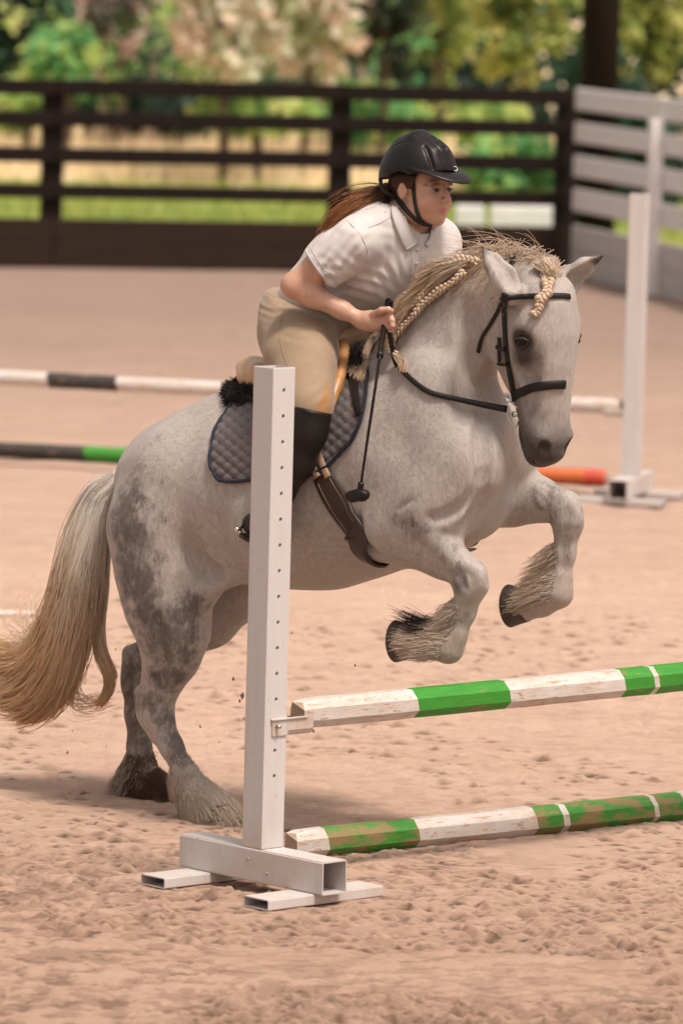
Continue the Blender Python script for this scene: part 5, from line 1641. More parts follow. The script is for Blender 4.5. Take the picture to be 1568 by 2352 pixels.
# legs under the breeches; the far foot is carried a little further forward and shows under the chest
FAR_SHIFT = H(1084, 1236, -.40) - H(643, 1216, .40) * [1, -1, 1]
print('far foot shift', FAR_SHIFT)
def limb(s):
    def g(x, y, z):
        p = H(x, y, z)
        return p if s > 0 else p * [1, -1, 1] + FAR_SHIFT * min(1, max(0, (y - 940) / 240))
    return g
for s in (1, -1):
    g = limb(s)
    RF.chain([(g(692, 745, .10), .080), (g(696, 820, .20), .062), (g(710, 900, .30), .046), (g(712, 950, .35), .040), (g(690, 1040, .37), .036), (g(636, 1140, .375), .028), (g(614, 1190, .375), .028)], .03)
    RF.chain([(g(596, 1205, .38), .020), (g(632, 1213, .39), .016)], .02)
# right arm: shoulder, elbow, wrist, palm
SH, EL, WR = H(812, 552, .20), H(676, 655, .275), H(832, 736, .19)
RF.chain([(SH, .050), (SH * .45 + EL * .55, .045), (EL, .038)], .03)
RF.chain([(EL, .041), (EL * .72 + WR * .28, .0375), (EL * .3 + WR * .7, .027), (WR, .022)], .02)
PALM = H(868, 737, .18)
RF.chain([(WR, .0255), (H(852, 737, .185), .030), (PALM, .030)], .02, .8)
kn = [H(890, 713, .185), H(896, 724, .19), H(897, 737, .192), H(893, 750, .19)]
for i, p in enumerate(kn):
    L_ = [1.0, 1.08, 1.0, .85][i]
    dn = np.array([-.012, -.016, -.012]); inn = np.array([-.028, .010, -.016]) * L_
    RF.chain([(PALM * .45 + p * .55, .0100), (p, .0100), (p + np.array([.012, -.006, -.014]) * L_, .0092), (p + np.array([.002, .012, -.026]) * L_, .0082), (p + np.array([-.014, .016, -.022]) * L_, .0074)], .004)
RF.chain([(H(858, 722, .20), .0125), (H(876, 712, .21), .0105), (H(892, 710, .205), .0088), (H(900, 714, .195), .0075)], .006)   # thumb closes over the rein
# left arm
SL, ELL, WL = H(1005, 556, -.19), H(985, 690, -.27), H(930, 752, -.12)
RF.chain([(SL, .050), (ELL, .042), (WL, .026)], .03)
RF.chain([(WL, .026), (H(915, 748, -.07), .028)], .02)
for i in range(4):
    p = H(925 + 3 * i, 735 + 9 * i, -.06)
    RF.chain([(H(915, 748, -.07), .010), (p, .010), (p + [.006, -.014, -.016], .009), (p + [-.010, -.014, -.022], .0075)], .004)
# head: its own frame (right, front, up)
PS = math.radians(50); TILT = math.radians(4)
_f0 = np.array([math.sin(PS), -math.cos(PS), 0]); _rr = np.array([-math.cos(PS), -math.sin(PS), 0]); _uu = np.array([0, 0, 1.0])
_f1 = _f0 * math.cos(TILT) - _uu * math.sin(TILT); _u1 = _uu * math.cos(TILT) + _f0 * math.sin(TILT)
HO = to_world(H(966, 432, 0.02))
def RW(r, f, u): return to_local(HO + _rr * r + _f1 * f + _u1 * u)
RAX = np.stack([_rr, _f1, _u1]) @ ROT.T
def RE(c, r, k=.012, op='add'): RF.ell(RW(*c), r, RAX, k, op)
def RH(pts, k=.01, op='add'): RF.chain([(RW(a, b, c), r) for a, b, c, r in pts], k, 1.0, (0, 1, 0), op)
RE((0, -.012, .035), (.076, .094, .088), .02)                       # skull
RE((0, .035, -.030), (.062, .060, .078), .03)                       # face
RE((0, .045, -.077), (.044, .046, .033), .03)                       # jaw
RE((0, .074, -.090), (.020, .020, .016), .02)                       # chin
for s in (1, -1):
    RE((s * .041, .050, -.040), (.032, .036, .036), .02)            # cheek
    RE((s * .047, .018, -.074), (.020, .040, .026), .02)            # jaw corner
    RE((s * .033, .094, .006), (.019, .014, .011), .010, 'sub')     # eye socket
    RE((s * .034, .078, .024), (.026, .011, .010), .014)            # brow
    RE((s * .078, -.008, -.004), (.008, .018, .029), .006)          # ear
    RE((s * .087, -.004, .000), (.007, .009, .017), .003, 'sub')
    RE((s * .012, .101, -.027), (.0078, .0095, .007), .006)           # nostril wing
RH([(0, .092, .012, .007), (0, .101, -.004, .0075), (0, .115, -.021, .0086)], .010)        # nose
for s in (1, -1): RE((s * .007, .113, -.032), (.0035, .005, .003), .002, 'sub')
RH([(-.022, .086, -.055, .004), (0, .0985, -.052, .0055), (.022, .086, -.055, .004)], .006)
RH([(-.018, .086, -.064, .005), (0, .096, -.065, .0068), (.018, .086, -.064, .005)], .006)
RH([(-.021, .092, -.0588, .0020), (0, .105, -.0580, .0023), (.021, .092, -.0588, .0020)], .003, 'sub')
RV, RFc = RF.mesh(2)
# skin colouring: lips, cheeks, brows
lp = np.zeros(len(RV)); bw = np.zeros(len(RV)); ck = np.zeros(len(RV))
hq = (RV - RW(0, 0, 0)) @ RAX.T
face = (hq[:, 1] > .05)
lp = np.where(face, np.exp(-((hq[:, 0] / .019) ** 4) - ((hq[:, 2] + .0585) / .0100) ** 4), 0)
for s in (1, -1):
    arc = .0250 - .22 * np.abs(hq[:, 0] * s - .030)
    bw = np.maximum(bw, np.where(face, np.exp(-(((hq[:, 0] * s - .036) / .021) ** 6) - ((hq[:, 2] - arc) / .0052) ** 4), 0))
    ck = np.maximum(ck, np.where(face, np.exp(-(((hq[:, 0] * s - .045) / .03) ** 2) - ((hq[:, 2] + .045) / .028) ** 2), 0))
    ck = np.maximum(ck, np.where(face, .4 * np.exp(-((hq[:, 0] / .014) ** 2) - ((hq[:, 2] + .025) / .014) ** 2), 0))
ck = np.maximum(ck, .55 * np.exp(-(np.linalg.norm(RV - EL, axis=1) / .06) ** 2))
for p in kn: ck = np.maximum(ck, .8 * np.exp(-(np.linalg.norm(RV - p, axis=1) / .012) ** 2))
sk_ = Mat('skin')
n1 = sk_.noise(30, 4, .6); n2 = sk_.noise(220, 3, .6)
base = sk_.mix(sk_.maprange(n1, .3, .7), (0.45, 0.262, 0.185), (0.54, 0.335, 0.245))
base = sk_.mix(sk_.math('MULTIPLY', sk_.attr('flush'), .30), base, (0.52, 0.20, 0.14))
base = sk_.mix(sk_.math('MULTIPLY', sk_.attr('lip'), .8), base, (0.40, 0.135, 0.11))
base = sk_.mix(sk_.math('MULTIPLY', sk_.attr('brow'), .85), base, (0.035, 0.020, 0.014))
sk_.color(base).rough(.48)
sk_.b.inputs['Subsurface Weight'].default_value = 0.12
sk_.b.inputs['Subsurface Radius'].default_value = (0.012, 0.005, 0.003)
sk_.b.inputs['Subsurface Scale'].default_value = 1.0
sk_.bump(n2, .12, .001)
mesh_obj('body', RV, RFc, sk_.m, rider, attrs={'lip': lp, 'brow': bw, 'flush': ck})
# eyes
EW = Mat('eye_white'); sep = EW.node('ShaderNodeSeparateXYZ')
EW.color((0.34, 0.29, 0.265)).rough(.15)
IRIS = Mat('iris').color((0.018, 0.010, 0.006)).rough(.08).m
for s in (1, -1):
    c = RW(s * .033, .0762, .004)
    eo = mesh_obj('eye', *ball(c, .0124, 18), EW.m, rider)
    mesh_obj('iris', *ball(RW(s * .033 - .0015, .0832, .0030), .0074, 14), IRIS, eo)
    lid = [tube(spline([RW(s * .033 + .0145 * math.cos(t), .0845 + .0068 * math.sin(t), .0045 + q * math.sin(t)) for t in np.linspace(0, math.pi, 7)], 12), rr, 6) for q, rr in ((.0064, .0020), (-.0058, .0012))]
    mesh_obj('eyelid', *join(lid), sk_.m, rider)
    la = tube(spline([RW(s * .033 + .0145 * math.cos(t), .0868 + .0068 * math.sin(t), .0042 + .0056 * math.sin(t)) for t in np.linspace(0, math.pi, 7)], 12), .0019, 5)
    mesh_obj('eyelashes', *la, IRIS, rider)

# ---- polo shirt
TF = Field(H(600, 760, .0) * [1, 0, 1] + [-.05, -.46, -.02], H(1080, 420, 0) * [1, 0, 1] + [.06, .42, .02], 0.0048)
TC = lambda pts, k=.04, q=1.0: RC(pts, k, q, (0, 1, 0), 'add', TF)
TC([(706, 702, 0, .086), (738, 676, 0, .098), (805, 618, 0, .112), (862, 572, 0, .114), (905, 542, 0, .096)], .07, 1.28)
TC([(745, 662, .02, .070), (790, 600, .03, .080), (850, 535, .03, .070)], .06, 1.35)                 # back
TC([(930, 592, -.01, .098), (880, 622, 0, .105), (820, 655, 0, .085)], .06, 1.25)                   # chest and belly hanging forward
TC([(826, 548, .15, .070), (895, 520, .06, .064), (930, 512, 0, .060), (1000, 545, -.15, .066)], .06)
TC([(905, 520, .0, .070), (932, 492, .0, .060)], .04)
TC([(960, 580, -.10, .085), (1000, 600, -.14, .075)], .06)
s0, hem = H(812, 556, .20), H(733, 619, .245)
TF.chain([(s0, .074), (s0 * .5 + hem * .5, .068), (hem, .062), (hem + (hem - s0) * .3, .060)], .04)
sl, hl = SL, H(1000, 650, -.25)
TF.chain([(sl, .072), (hl, .062), (hl + (hl - sl) * .3, .060)], .04)
# hems and neck opening
ad = (EL - SH) / np.linalg.norm(EL - SH)
TF.cut(hem, ad + np.array([0.15, 0, .10]), .14, .004)
TF.cut(hl, hl - sl, .13, .004)
wd = H(650, 660, 0) - H(720, 640, 0)
TF.cut(H(684, 692, 0), wd + np.array([0, 0, -.13]), .30, .004)
nk = (H(962, 455, 0) - H(925, 505, 0)); nk /= np.linalg.norm(nk)
TF.cut(H(925, 500, 0) + nk * .012, nk, .10, .004)
TF.chain([(H(925, 505, 0), .052), (H(965, 450, 0), .056)], .006, 1, (0, 1, 0), 'sub')
TF.chain([(H(958, 556, -.03), .010), (H(952, 520, .0), .040)], .010, 1, (0, 1, 0), 'sub')
TV, TFc = TF.mesh(3)
TN = TF.grad(TV)
# folds: pulled from the armpit and hanging at the belly
P2 = project(to_world(TV))
front = np.clip(-(TN @ (LT @ ROT.T)) * 1.5 + .2, 0, 1)
fx, fy = P2[:, 0], P2[:, 1]
def fold(cx, cy, ang, wl, sx, sy, amp, sharp=2.0):
    c_, s_ = math.cos(ang), math.sin(ang)
    a_ = (fx - cx) * c_ + (fy - cy) * s_; b_ = -(fx - cx) * s_ + (fy - cy) * c_
    w_ = np.exp(-(a_ / sx) ** 2 - (b_ / sy) ** 2)
    b2 = b_ + 5 * np.sin(a_ / 22.0) + 0.0006 * a_ ** 2
    return .62 * amp * w_ * (np.abs(np.sin(b2 * math.pi / wl)) ** sharp - .5)
D = fold(830, 650, .45, 24, 70, 45, .012) + fold(770, 640, .25, 22, 45, 30, .010) + fold(900, 640, 1.3, 26, 60, 60, .008)
D += fold(770, 560, -.75, 24, 60, 60, .008) + fold(735, 600, -.85, 18, 30, 60, .006) + fold(1010, 590, 1.35, 22, 60, 40, .010) + fold(960, 630, 1.5, 22, 50, 40, .009)
D += fold(850, 520, .15, 30, 60, 40, .006) + fold(860, 590, 1.1, 34, 50, 50, .006)
D += (fbm(TV, 7, 2) - .5) * .008
TV = TV + TN * (D * front)[:, None]
SH_ = Mat('white_pique'); n1 = SH_.noise(18, 4, .6); n2 = SH_.noise(700, 2, .5)
SH_.color(SH_.mix(SH_.maprange(n1, .3, .7), (0.49, 0.465, 0.455), (0.55, 0.525, 0.515))).rough(.85)
SH_.b.inputs['Sheen Weight'].default_value = .15
SH_.bump(n2, .10, .001)
shirt = mesh_obj('polo_shirt', TV, TFc, SH_.m, rider)
def onT(px, off): return on_horse(px, off, TF)
# sleeve hem band
hemring = []
ax_ = ad + np.array([0.15, 0, .10]); ax_ /= np.linalg.norm(ax_)
e1 = np.cross(ax_, [0, 0, 1.0]); e1 /= np.linalg.norm(e1); e2 = np.cross(ax_, e1)
for off_, rr in ((-.004, .0022), (-.022, .0012)):
    ring = [hem + ax_ * off_ + (e1 * math.cos(t) + e2 * math.sin(t)) * .05 for t in np.linspace(0, 2 * math.pi, 40)]
    R_ = []
    for p in ring:
        d = p - (hem + ax_ * off_); d /= np.linalg.norm(d)
        h_ = TF.march(np.array([hem + ax_ * (off_ - .003) + d * .12]), np.array([-d]), .115)[0]
        R_.append(p if np.isnan(h_[0]) else h_ + d * .0006)
    hemring.append(tube(spline(R_, 60), rr, 6))
mesh_obj('sleeve_hem', *join(hemring), SH_.m, shirt)
# collar
def collar(inn, out, name='collar', n=26, k=8):
    v, f = sheet_px(inn, out, n, k, lambda G: .0075 + .004 * np.sin(np.linspace(0, math.pi, k))[None] * np.ones((n, 1)), .0035, TF)
    return mesh_obj(name, v, f, SH_.m, shirt)
collar([(914, 466), (920, 482), (930, 505), (942, 530), (957, 556)], [(899, 462), (898, 492), (908, 525), (920, 555), (930, 572)])
collar([(930, 572), (945, 566), (957, 557)], [(931, 573), (946, 568), (958, 560)], 'collar', 8, 3)
collar([(990, 520), (985, 540), (973, 562)], [(1001, 522), (998, 545), (980, 566)])
v, f = sheet_px([(944, 566), (945, 600), (946, 640), (947, 668)], [(963, 566), (963, 600), (962, 640), (961, 668)], 30, 6, .0035, .003, TF)
mesh_obj('placket', v, f, SH_.m, shirt)
BUT = simple('button', (0.55, 0.52, 0.50), .3, .05)
for x, y in ((956, 574), (954, 603), (953, 634)):
    p = onT([(x, y)], .006)[0]; nrm = TF.grad(p[None])[0]
    mesh_obj('button', *ball(p, .0052, 12, (1, 1, 1)), BUT, shirt)
# shoulder seam and sleeve seam
sm = [tube(onT(spline(c, 24), .0004), .0011, 5) for c in ([(845, 522), (872, 512), (898, 497)], [(800, 508), (828, 540), (843, 575), (838, 605), (815, 628)])]
mesh_obj('seam', *join(sm), SH_.m, shirt)

# ---- breeches
BF = Field(H(560, 990, .0) * [1, 0, 1] + [-.05, -.52, 0], H(800, 600, 0) * [1, 0, 1] + [.34, .52, .02], 0.0052)
def BC(pts, k=.04, q=1.0):
    for s in (1, -1):
        BF.chain([(H(x, y, z) * ([1, s, 1]), r) for x, y, z, r in pts], k, q)
BC([(716, 706, .0, .094), (692, 730, .05, .111), (690, 775, .10, .112), (692, 820, .17, .098)], .06, 1.0)
BC([(682, 755, .12, .112), (690, 820, .22, .100), (700, 880, .30, .082), (708, 930, .345, .068), (702, 985, .37, .062)], .05)
BC([(708, 772, .17, .078), (716, 828, .26, .066)], .05)
BF.chain([(H(690, 700, 0), .10), (H(760, 735, 0), .09)], .05, 1.4)
wn_ = H(690, 640, 0) - H(660, 700, 0); wn_ /= np.linalg.norm(wn_)
BF.cut(H(690, 676, 0), wn_ + np.array([-.2, 0, .3]), .30, .006)
for s in (1, -1):
    kc = H(715, 945, .36) * ([1, s, 1]); kd = (H(690, 1040, .37) - H(722, 920, .35)) * ([1, s, 1])
    BF.cut(kc, kd, .13, .004)
BV, BFc = BF.mesh(3); BN = BF.grad(BV)
P2 = project(to_world(BV)); fx, fy = P2[:, 0], P2[:, 1]
front = np.clip(-(BN @ (LT @ ROT.T)) * 1.5 + .3, 0, 1)
D = fold(650, 700, .35, 20, 55, 28, .012) + fold(720, 740, .35, 18, 45, 22, .010) + fold(632, 690, .6, 16, 30, 30, .008) + fold(740, 900, -.5, 26, 30, 40, .006) + fold(700, 780, .25, 26, 60, 20, .005)
BV = BV + BN * (D * front)[:, None]
patch = np.zeros(len(BV))
edge_x = np.interp(fy, [840, 870, 900, 925, 950], [764, 757, 744, 732, 715])
patch = np.clip((fx - edge_x) / 3 + .5, 0, 1) * (fy > 838) * (front > 0.1)
m = Mat('breeches'); n1 = m.noise(12, 4, .6); n2 = m.noise(500, 2, .5)
c_ = m.mix(m.maprange(n1, .3, .7), (0.25, 0.182, 0.115), (0.305, 0.226, 0.147))
c_ = m.mix(m.attr('patch'), c_, m.mix(n1, (0.30, 0.150, 0.058), (0.38, 0.20, 0.085)))
m.color(c_).rough(.8); m.b.inputs['Sheen Weight'].default_value = .2; m.bump(n2, .15, .001)
bre = mesh_obj('breeches', BV, BFc, m.m, rider, attrs={'patch': patch})
sm = [tube(on_horse(spline([(655, 690), (646, 730), (643, 770), (650, 810), (664, 848)], 30), .0006, BF), .0013, 5),
      tube(on_horse(spline([(612, 672), (645, 688), (680, 700), (730, 706)], 30), .0006, BF), .0013, 5)]
mesh_obj('seam', *join(sm), m.m, bre)
BELT = leather('belt_leather', (0.16, 0.10, 0.06), (0.24, 0.16, 0.10))
# ---- boots
OF = Field(H(530, 1270, .0) * [1, 0, 1] + [-.05, -.52, -.16], H(760, 920, 0) * [1, 0, 1] + [.50, .52, .02], 0.0052)
for s in (1, -1):
    g = limb(s)
    OF.chain([(g(716, 938, .365), .066), (g(702, 990, .37), .064), (g(676, 1060, .375), .060), (g(640, 1130, .375), .046), (g(612, 1185, .375), .044)], .03)
    OF.chain([(g(580, 1203, .375), .034), (g(605, 1206, .38), .036), (g(630, 1212, .39), .032), (g(643, 1216, .40), .026)], .025, .95)
    OF.cut(g(716, 940, .36), (H(722, 900, .35) - H(700, 1000, .37)) * ([1, s, 1]), .12, .004)
OV, OFc = OF.mesh(2)
left = OV[:, 1] > 0
for sd_ in (False, True):
    keep = left[OFc[:, 0]] == sd_
    fs = OFc[keep]; used = np.unique(fs); mp = np.full(len(OV), -1); mp[used] = np.arange(len(used))
    b = mesh_obj('boot', OV[used], mp[fs], BLACKL, rider)
# sole and stirrup irons
for s in (1, -1):
    g = limb(s)
    v, f = tube(spline([g(556, 1226, .375), g(580, 1240, .375), g(620, 1246, .39), g(650, 1242, .40)], 14), [.014, .030, .028, .028, .03, .032, .034, .036, .037, .037, .035, .030, .024, .012], 12, flat=.22, up=np.array([0, 0, 1.0]))
    mesh_obj('boot_sole', v, f, DARKL, rider)
def stirrup(s):
    g = limb(s)
    parts = [tube(spline([g(556, 1228, .34), g(600, 1252, .36), g(640, 1260, .40)], 10), .016, 8, flat=.4, up=np.array([0, 0, 1.0]))]
    o = mesh_obj('stirrup_tread', *join(parts), METAL, sad)
    parts = [tube(spline([g(550, 1222, .39), g(553, 1214, .40), g(566, 1196, .40), g(588, 1174, .39), g(610, 1158, .38)], 16), .0045, 8),
             tube(spline([g(640, 1258, .40), g(648, 1230, .36), g(634, 1180, .36), g(610, 1158, .38)], 16), .0048, 8)]
    mesh_obj('stirrup_branch', *join(parts), BLACKL, sad)
    v, f = ball(g(544, 1216, .40), .0095, 12); v2, f2 = ball(g(551, 1222, .395), .0075, 12)
    mesh_obj('stirrup_bolt', *join([(v, f), (v2, f2)]), METAL, sad)
    P = [g(610, 1158, .38), g(640, 1090, .385), g(690, 960, .385), g(735, 850, .30)]
    mesh_obj('stirrup_leather', *tube(spline(P, 24), .014, 8, flat=.2, up=np.array([0, -1.0, 0]) * s), BLACKL, sad)
stirrup(1); stirrup(-1)

# ---- helmet
KF = Field(RW(0, 0, .06) - .24, RW(0, 0, .06) + .24, 0.0036)
def KE(c, r, k=.006, op='add', ax=None): KF.ell(RW(*c), r, RAX if ax is None else ax, k, op)
KE((0, -.012, .050), (.103, .128, .116), .01)
KE((0, -.035, .020), (.098, .104, .100), .03)
KF.chain([(RW(0, .06, .118), .030), (RW(0, -.02, .145), .032), (RW(0, -.08, .125), .030)], .02, 1.25, RAX[0])
KF.cut(RW(0, 0, .042), RAX[2] * -1 + RAX[1] * .22, .26, .004)                     # lower rim, higher in front
KE((0, -.012, .040), (.090, .114, .100), .004, 'sub')
def kgroove(pts, depth=.0):
    P = spline(np.array([p for p, r in pts]), 14); R = np.interp(np.linspace(0, 1, 14), np.linspace(0, 1, len(pts)), [r for p, r in pts])
    P = KF.press(P, depth)
    KF.chain(list(zip(P, R)), .003, 1, (0, 1, 0), 'sub')
for s in (1, -1):                                                                 # arch over the ear, vents
    KE((s * .10, -.005, .024), (.05, .042, .030), .006, 'sub')
    kgroove([(RW(s * .063, .098, .072), .0055), (RW(s * .066, .085, .100), .0072), (RW(s * .060, .060, .130), .0060), (RW(s * .055, .045, .142), .004)])
    kgroove([(RW(s * .028, .118, .064), .0032), (RW(s * .034, .092, .122), .0036), (RW(s * .038, .045, .156), .0036), (RW(s * .038, -.01, .172), .0022)])
    kgroove([(RW(s * .062, -.02, .146), .0022), (RW(s * .064, -.07, .126), .0026), (RW(s * .058, -.11, .085), .0022)])
for f_, u_, w_ in ((.082, .134, .010), (.058, .153, .013), (.030, .168, .015)):
    kgroove([(RW(-w_, f_ - .004, u_ + .007), .0040), (RW(0, f_ + .006, u_ + .001), .0068), (RW(w_, f_ - .004, u_ + .007), .0030)])
KV, KFc = KF.mesh(1)
HB = Mat('helmet_black'); hn = HB.noise(600, 2, .5)
HB.b.inputs['Specular IOR Level'].default_value = 0.28
HB.color((0.0085, 0.0078, 0.0076)).rough(.40); HB.bump(hn, .12, .0006)
helmet = mesh_obj('helmet', KV, KFc, HB.m, rider)
# visor
vin, vout = [], []
for t in np.linspace(-1.42, 1.42, 41):
    c_, s_ = math.cos(t), math.sin(t)
    h0 = .064 + .014 * (1 - c_) ** 1.1
    p = RW(.0985 * s_, -.012 + .123 * c_, h0)
    wv = .066 * max(0, c_) ** .75
    vin.append(p - RAX[1] * .010 * c_)
    vout.append(RW(.0985 * s_ + .020 * s_ * c_, -.012 + .123 * c_ + wv, h0 - .026 * max(0, c_) ** .8 + .012 * (s_ ** 2) * c_))
vin, vout = np.array(vin), np.array(vout)
rows = []
for w_ in np.linspace(0, 1, 8):
    rows.append(vin * (1 - w_) + vout * w_ + RAX[2] * (.008 * math.sin(w_ * math.pi)) * np.cos(np.linspace(-1.42, 1.42, 41))[:, None])
top_ = np.array(rows); bot_ = top_ - RAX[2] * .0042
I = np.arange(8 * 41).reshape(8, 41); J = I + 8 * 41
F = [tuple(x) for x in np.stack([I[:-1, :-1], I[:-1, 1:], I[1:, 1:], I[1:, :-1]], -1).reshape(-1, 4)] + [tuple(x)[::-1] for x in np.stack([J[:-1, :-1], J[:-1, 1:], J[1:, 1:], J[1:, :-1]], -1).reshape(-1, 4)]
for e in (I[-1], I[0]):
    for p, q in zip(e[:-1], e[1:]): F.append((p, q, q + 328, p + 328))
mesh_obj('visor', np.concatenate([top_.reshape(-1, 3), bot_.reshape(-1, 3)]), F, HB.m, helmet)
# oval badge with its three letters
bp = KF.cast_px(np.array([[1044.0, 387.0]]))[0]
if np.isnan(bp[0]): bp = RW(.02, .118, .05)
bN = KF.grad(bp[None])[0]
bx = np.cross(RAX[2], bN); bx /= np.linalg.norm(bx)
by = np.cross(bN, bx)
ring = [bp + bN * .0022 + bx * .0105 * math.cos(t) + by * .0070 * math.sin(t) for t in np.linspace(0, 2 * math.pi, 33)]
BADGE = simple('badge_white', (0.72, 0.68, 0.63), .35, .05)
bo = mesh_obj('badge', *tube(ring, .0014, 6, cap=False), BADGE, helmet)
cu = bpy.data.curves.new('badge_letters', 'FONT'); cu.body = 'IRH'; cu.size = .0085; cu.align_x = 'CENTER'; cu.align_y = 'CENTER'; cu.extrude = .0004
to = link(bpy.data.objects.new('badge_letters', cu))
me_ = bpy.data.meshes.new_from_object(to.evaluated_get(bpy.context.evaluated_depsgraph_get())); bpy.data.objects.remove(to)
vv = np.array([v.co[:] for v in me_.vertices]); ff_ = [tuple(p.vertices) for p in me_.polygons]
mesh_obj('badge_letters', bp + bN * .0022 + vv[:, :1] * bx + vv[:, 1:2] * by + vv[:, 2:] * bN, ff_, BADGE, bo, smooth=False)
# chin straps on the face
def fstrap(px, w, n=30, off=.003):
    P = RF.cast_px(spline(px, n)); ok = ~np.isnan(P[:, 0]); P = spline(RF.press(P[ok], off), n)
    return tube(P, w / 2, 8, flat=.25, up=RF.grad(P))
WEB = simple('black_webbing', (0.010, 0.009, 0.009), .7, .2, 60, .3, 500)
mesh_obj('chin_strap', *fstrap([(949, 405), (950, 430), (953, 460), (958, 485), (966, 503), (978, 513)], .015), WEB, helmet)
mesh_obj('chin_strap', *fstrap([(906, 446), (918, 462), (935, 483), (955, 503), (972, 513), (992, 517)], .017), WEB, helmet)
sb = [RW(.086, -.085, -.010), RW(.080, -.055, -.045)]
q0 = RF.cast_px(np.array([[912.0, 455.0]]))[0]
if np.isnan(q0[0]): q0 = RW(.07, -.03, -.06)
mesh_obj('chin_strap', *tube(spline([RW(.060, -.118, .020), RW(.080, -.085, -.012), q0 + (-LT @ ROT.T) * .004], 14), .0075, 8, flat=.3, up=np.array([0, -1.0, .2])), WEB, helmet)

# ---- hair
HAIRM = hair_mat('auburn_hair', (0.035, 0.017, 0.010), (0.38, 0.165, 0.065), (0.022, 0.011, 0.007), .40, .8)
HAIRD = hair_mat('dark_brown_hair', (0.026, 0.013, 0.008), (0.085, 0.036, 0.018), (0.015, 0.008, 0.005), .42, 1.0)
n = 1500
ang = rng.uniform(-2.2, 2.2, n); 
ph = rng.uniform(0, 1, n)
root = np.array([RW(.079 * math.sin(a) * .98, -.012 - .097 * math.cos(a), .045 - .03 * p) for a, p in zip(np.clip(ang, -1.35, 1.35), ph)])
knot = H(893, 436, -.01)
m_ = 12; t = np.linspace(0, 1, m_)[None, :, None]
mid = np.array([RW(.080 * math.sin(a), -.010 - .100 * math.cos(a), .0 - .035 * p) for a, p in zip(np.clip(ang * .75, -1.2, 1.2), ph)])
P = root[:, None] * (1 - t) ** 2 + 2 * t * (1 - t) * mid[:, None] + (knot + rng.normal(0, .009, (n, 3)))[:, None] * t ** 2
strands('hair', P, rad(n, m_, .0020, .0016, rng), HAIRD, rider, tint=np.clip(rng.normal(.6, .25, n), 0, 1))
# sideburn hair in front of and above the ear
n = 420
a0 = rng.uniform(0, 1, n)
root = np.array([RW(.077, .045 - .075 * a, .050) for a in a0]); end = np.array([RW(.079 + .003 * b, .028 - .080 * a, .010 + .02 * (b - .5)) for a, b in zip(a0, rng.random(n))])
md = (root + end) / 2 + RAX[0] * .006
P = root[:, None] * (1 - t) ** 2 + 2 * t * (1 - t) * md[:, None] + end[:, None] * t ** 2
strands('hair', P, rad(n, m_, .0018, .0012, rng), HAIRD, rider, tint=np.clip(rng.normal(.4, .2, n), 0, 1))
pt = [px_curve([(902, 430, -.0), (880, 432, -.02), (850, 448, .03), (815, 462, .06), (782, 480, .08), (756, 515, .09), (738, 550, .10)]),
      px_curve([(904, 438, .02), (880, 444, .03), (850, 458, .06), (818, 474, .09), (790, 494, .10), (765, 522, .10), (744, 550, .10)]),
      px_curve([(900, 446, .02), (878, 452, .05), (852, 468, .08), (824, 484, .11), (800, 500, .12), (775, 522, .12), (752, 545, .11)])]
P, w = guided(pt, 1000, 20, rng, .007, .010, 1.8, 1.2, .45)
strands('ponytail', P, rad(1000, 20, .0019, .0009, rng), HAIRM, rider, tint=np.clip(rng.normal(.62, .25, 1000), 0, 1))
pt = [px_curve([(890, 428, -.02), (850, 425, .0), (800, 438, .05), (760, 470, .08)]), px_curve([(892, 450, .04), (886, 475, .09), (884, 490, .10), (866, 498, .11)])]
P, w = guided(pt, 90, 14, rng, .012, .012, 1.6, 1.2)
strands('flyaway_hair', P, rad(90, 14, .0011, .0005, rng), HAIRM, rider)

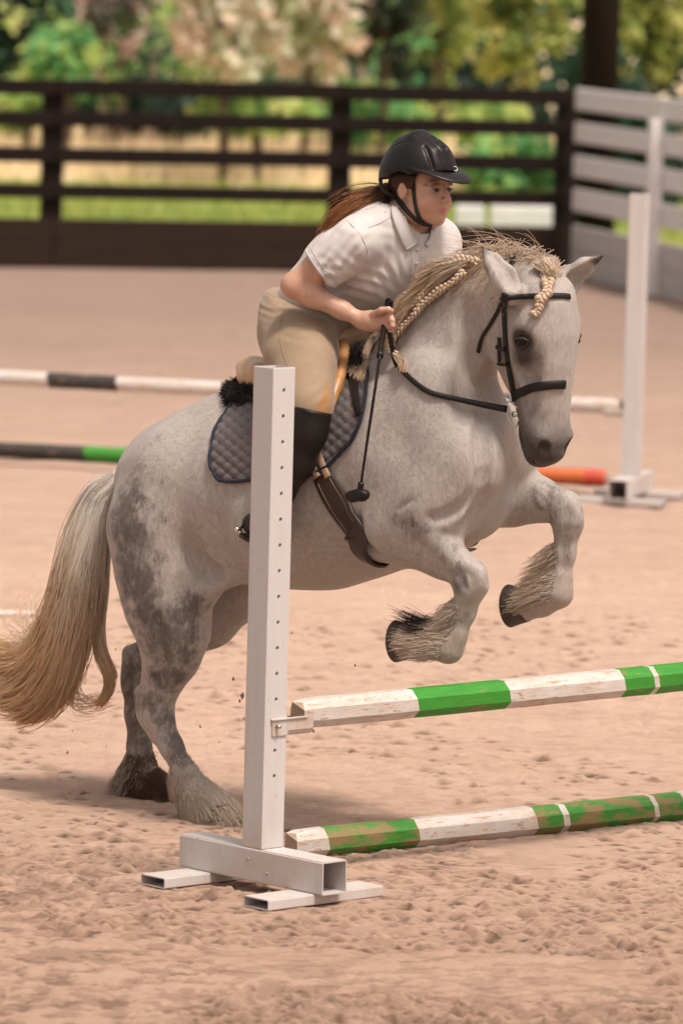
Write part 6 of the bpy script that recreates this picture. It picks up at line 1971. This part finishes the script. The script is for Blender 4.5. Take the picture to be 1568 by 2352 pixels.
# ------------------------------------------------------------------ riding crop in the right hand
crop = local_thing('riding_crop', H(872, 800, .36), 'black riding crop hanging from the hand down the grey shoulder', 'riding crop')
CR_ = [H(893, 692, .19), H(888, 720, .178), H(882, 750, .19), H(876, 785, .26), H(872, 818, .33)]
mesh_obj('grip', *tube(spline(CR_, 20), np.concatenate([[.012], np.full(18, .0098), [.0115]]), 10), BLACKL, crop)
mesh_obj('loop', *tube(spline([H(887, 708, .185), H(886, 694, .195), H(891, 686, .195), H(900, 692, .195), H(898, 710, .185), H(891, 718, .185)], 24), .004, 8), BLACKL, crop)
mesh_obj('shaft', *tube(spline([H(872, 818, .33), H(860, 900, .355), (H(842, 1020, .37)), H(828, 1118, .37)], 30), np.linspace(.0055, .0040, 30), 8), BLACKL, crop)
mesh_obj('keeper', *tube(spline([H(829, 1108, .37), H(826, 1132, .37)], 6), .0095, 10), BLACKL, crop)
mesh_obj('flap', *tube(spline([H(800, 1150, .37), H(806, 1142, .37), H(824, 1137, .37), H(838, 1140, .37), H(843, 1146, .37)], 14), [.004, .010, .015, .018, .019, .0195, .020, .020, .0195, .019, .017, .014, .010, .005], 12, flat=.9, up=np.array([0, -1.0, 0])), BLACKL, crop)

# ------------------------------------------------------------------ sand thrown up by the hooves
rg = np.random.default_rng(77)
V, F = [], []
spots = [(232, 1330, .1), (355, 1355, .1), (352, 1360, .1), (535, 1560, .2), (550, 1610, .2), (557, 1600, .2), (515, 1450, .2), (670, 1455, .2), (815, 1530, .2), (1040, 1950, .1), (460, 1670, .2), (155, 1730, .1), (230, 1520, .1), (70, 1445, .1), (515, 1680, .2), (560, 1650, .2), (870, 1690, .1), (720, 1680, .1), (330, 1480, .1), (760, 1610, .1)]
spots += [(rg.uniform(120, 720), rg.uniform(1350, 1800), rg.uniform(0, .3)) for _ in range(46)]
for i, (x, y, s) in enumerate(spots):
    c = H(x, y, s); r = (.008 if i in (4, 5) else .0045) * rg.uniform(.45, 1.2) * (1 if i < 20 else .55)
    dirs = np.array([(1, 0, 0), (-1, 0, 0), (0, 1, 0), (0, -1, 0), (0, 0, 1.6), (0, 0, -1.4)], float) * rg.uniform(.5, 1.3, (6, 1)) + rg.normal(0, .2, (6, 3))
    V += list(c + dirs * r); b = i * 6
    F += [(b + p, b + q, b + k) for k in (4, 5) for p, q in ((0, 2), (2, 1), (1, 3), (3, 0))]
CLOD = simple('clod', (0.21, 0.135, 0.095), .95, .4, 90)
tag(mesh_obj('flying_sand', to_world(np.array(V)), F, CLOD, smooth=False), kind='stuff')
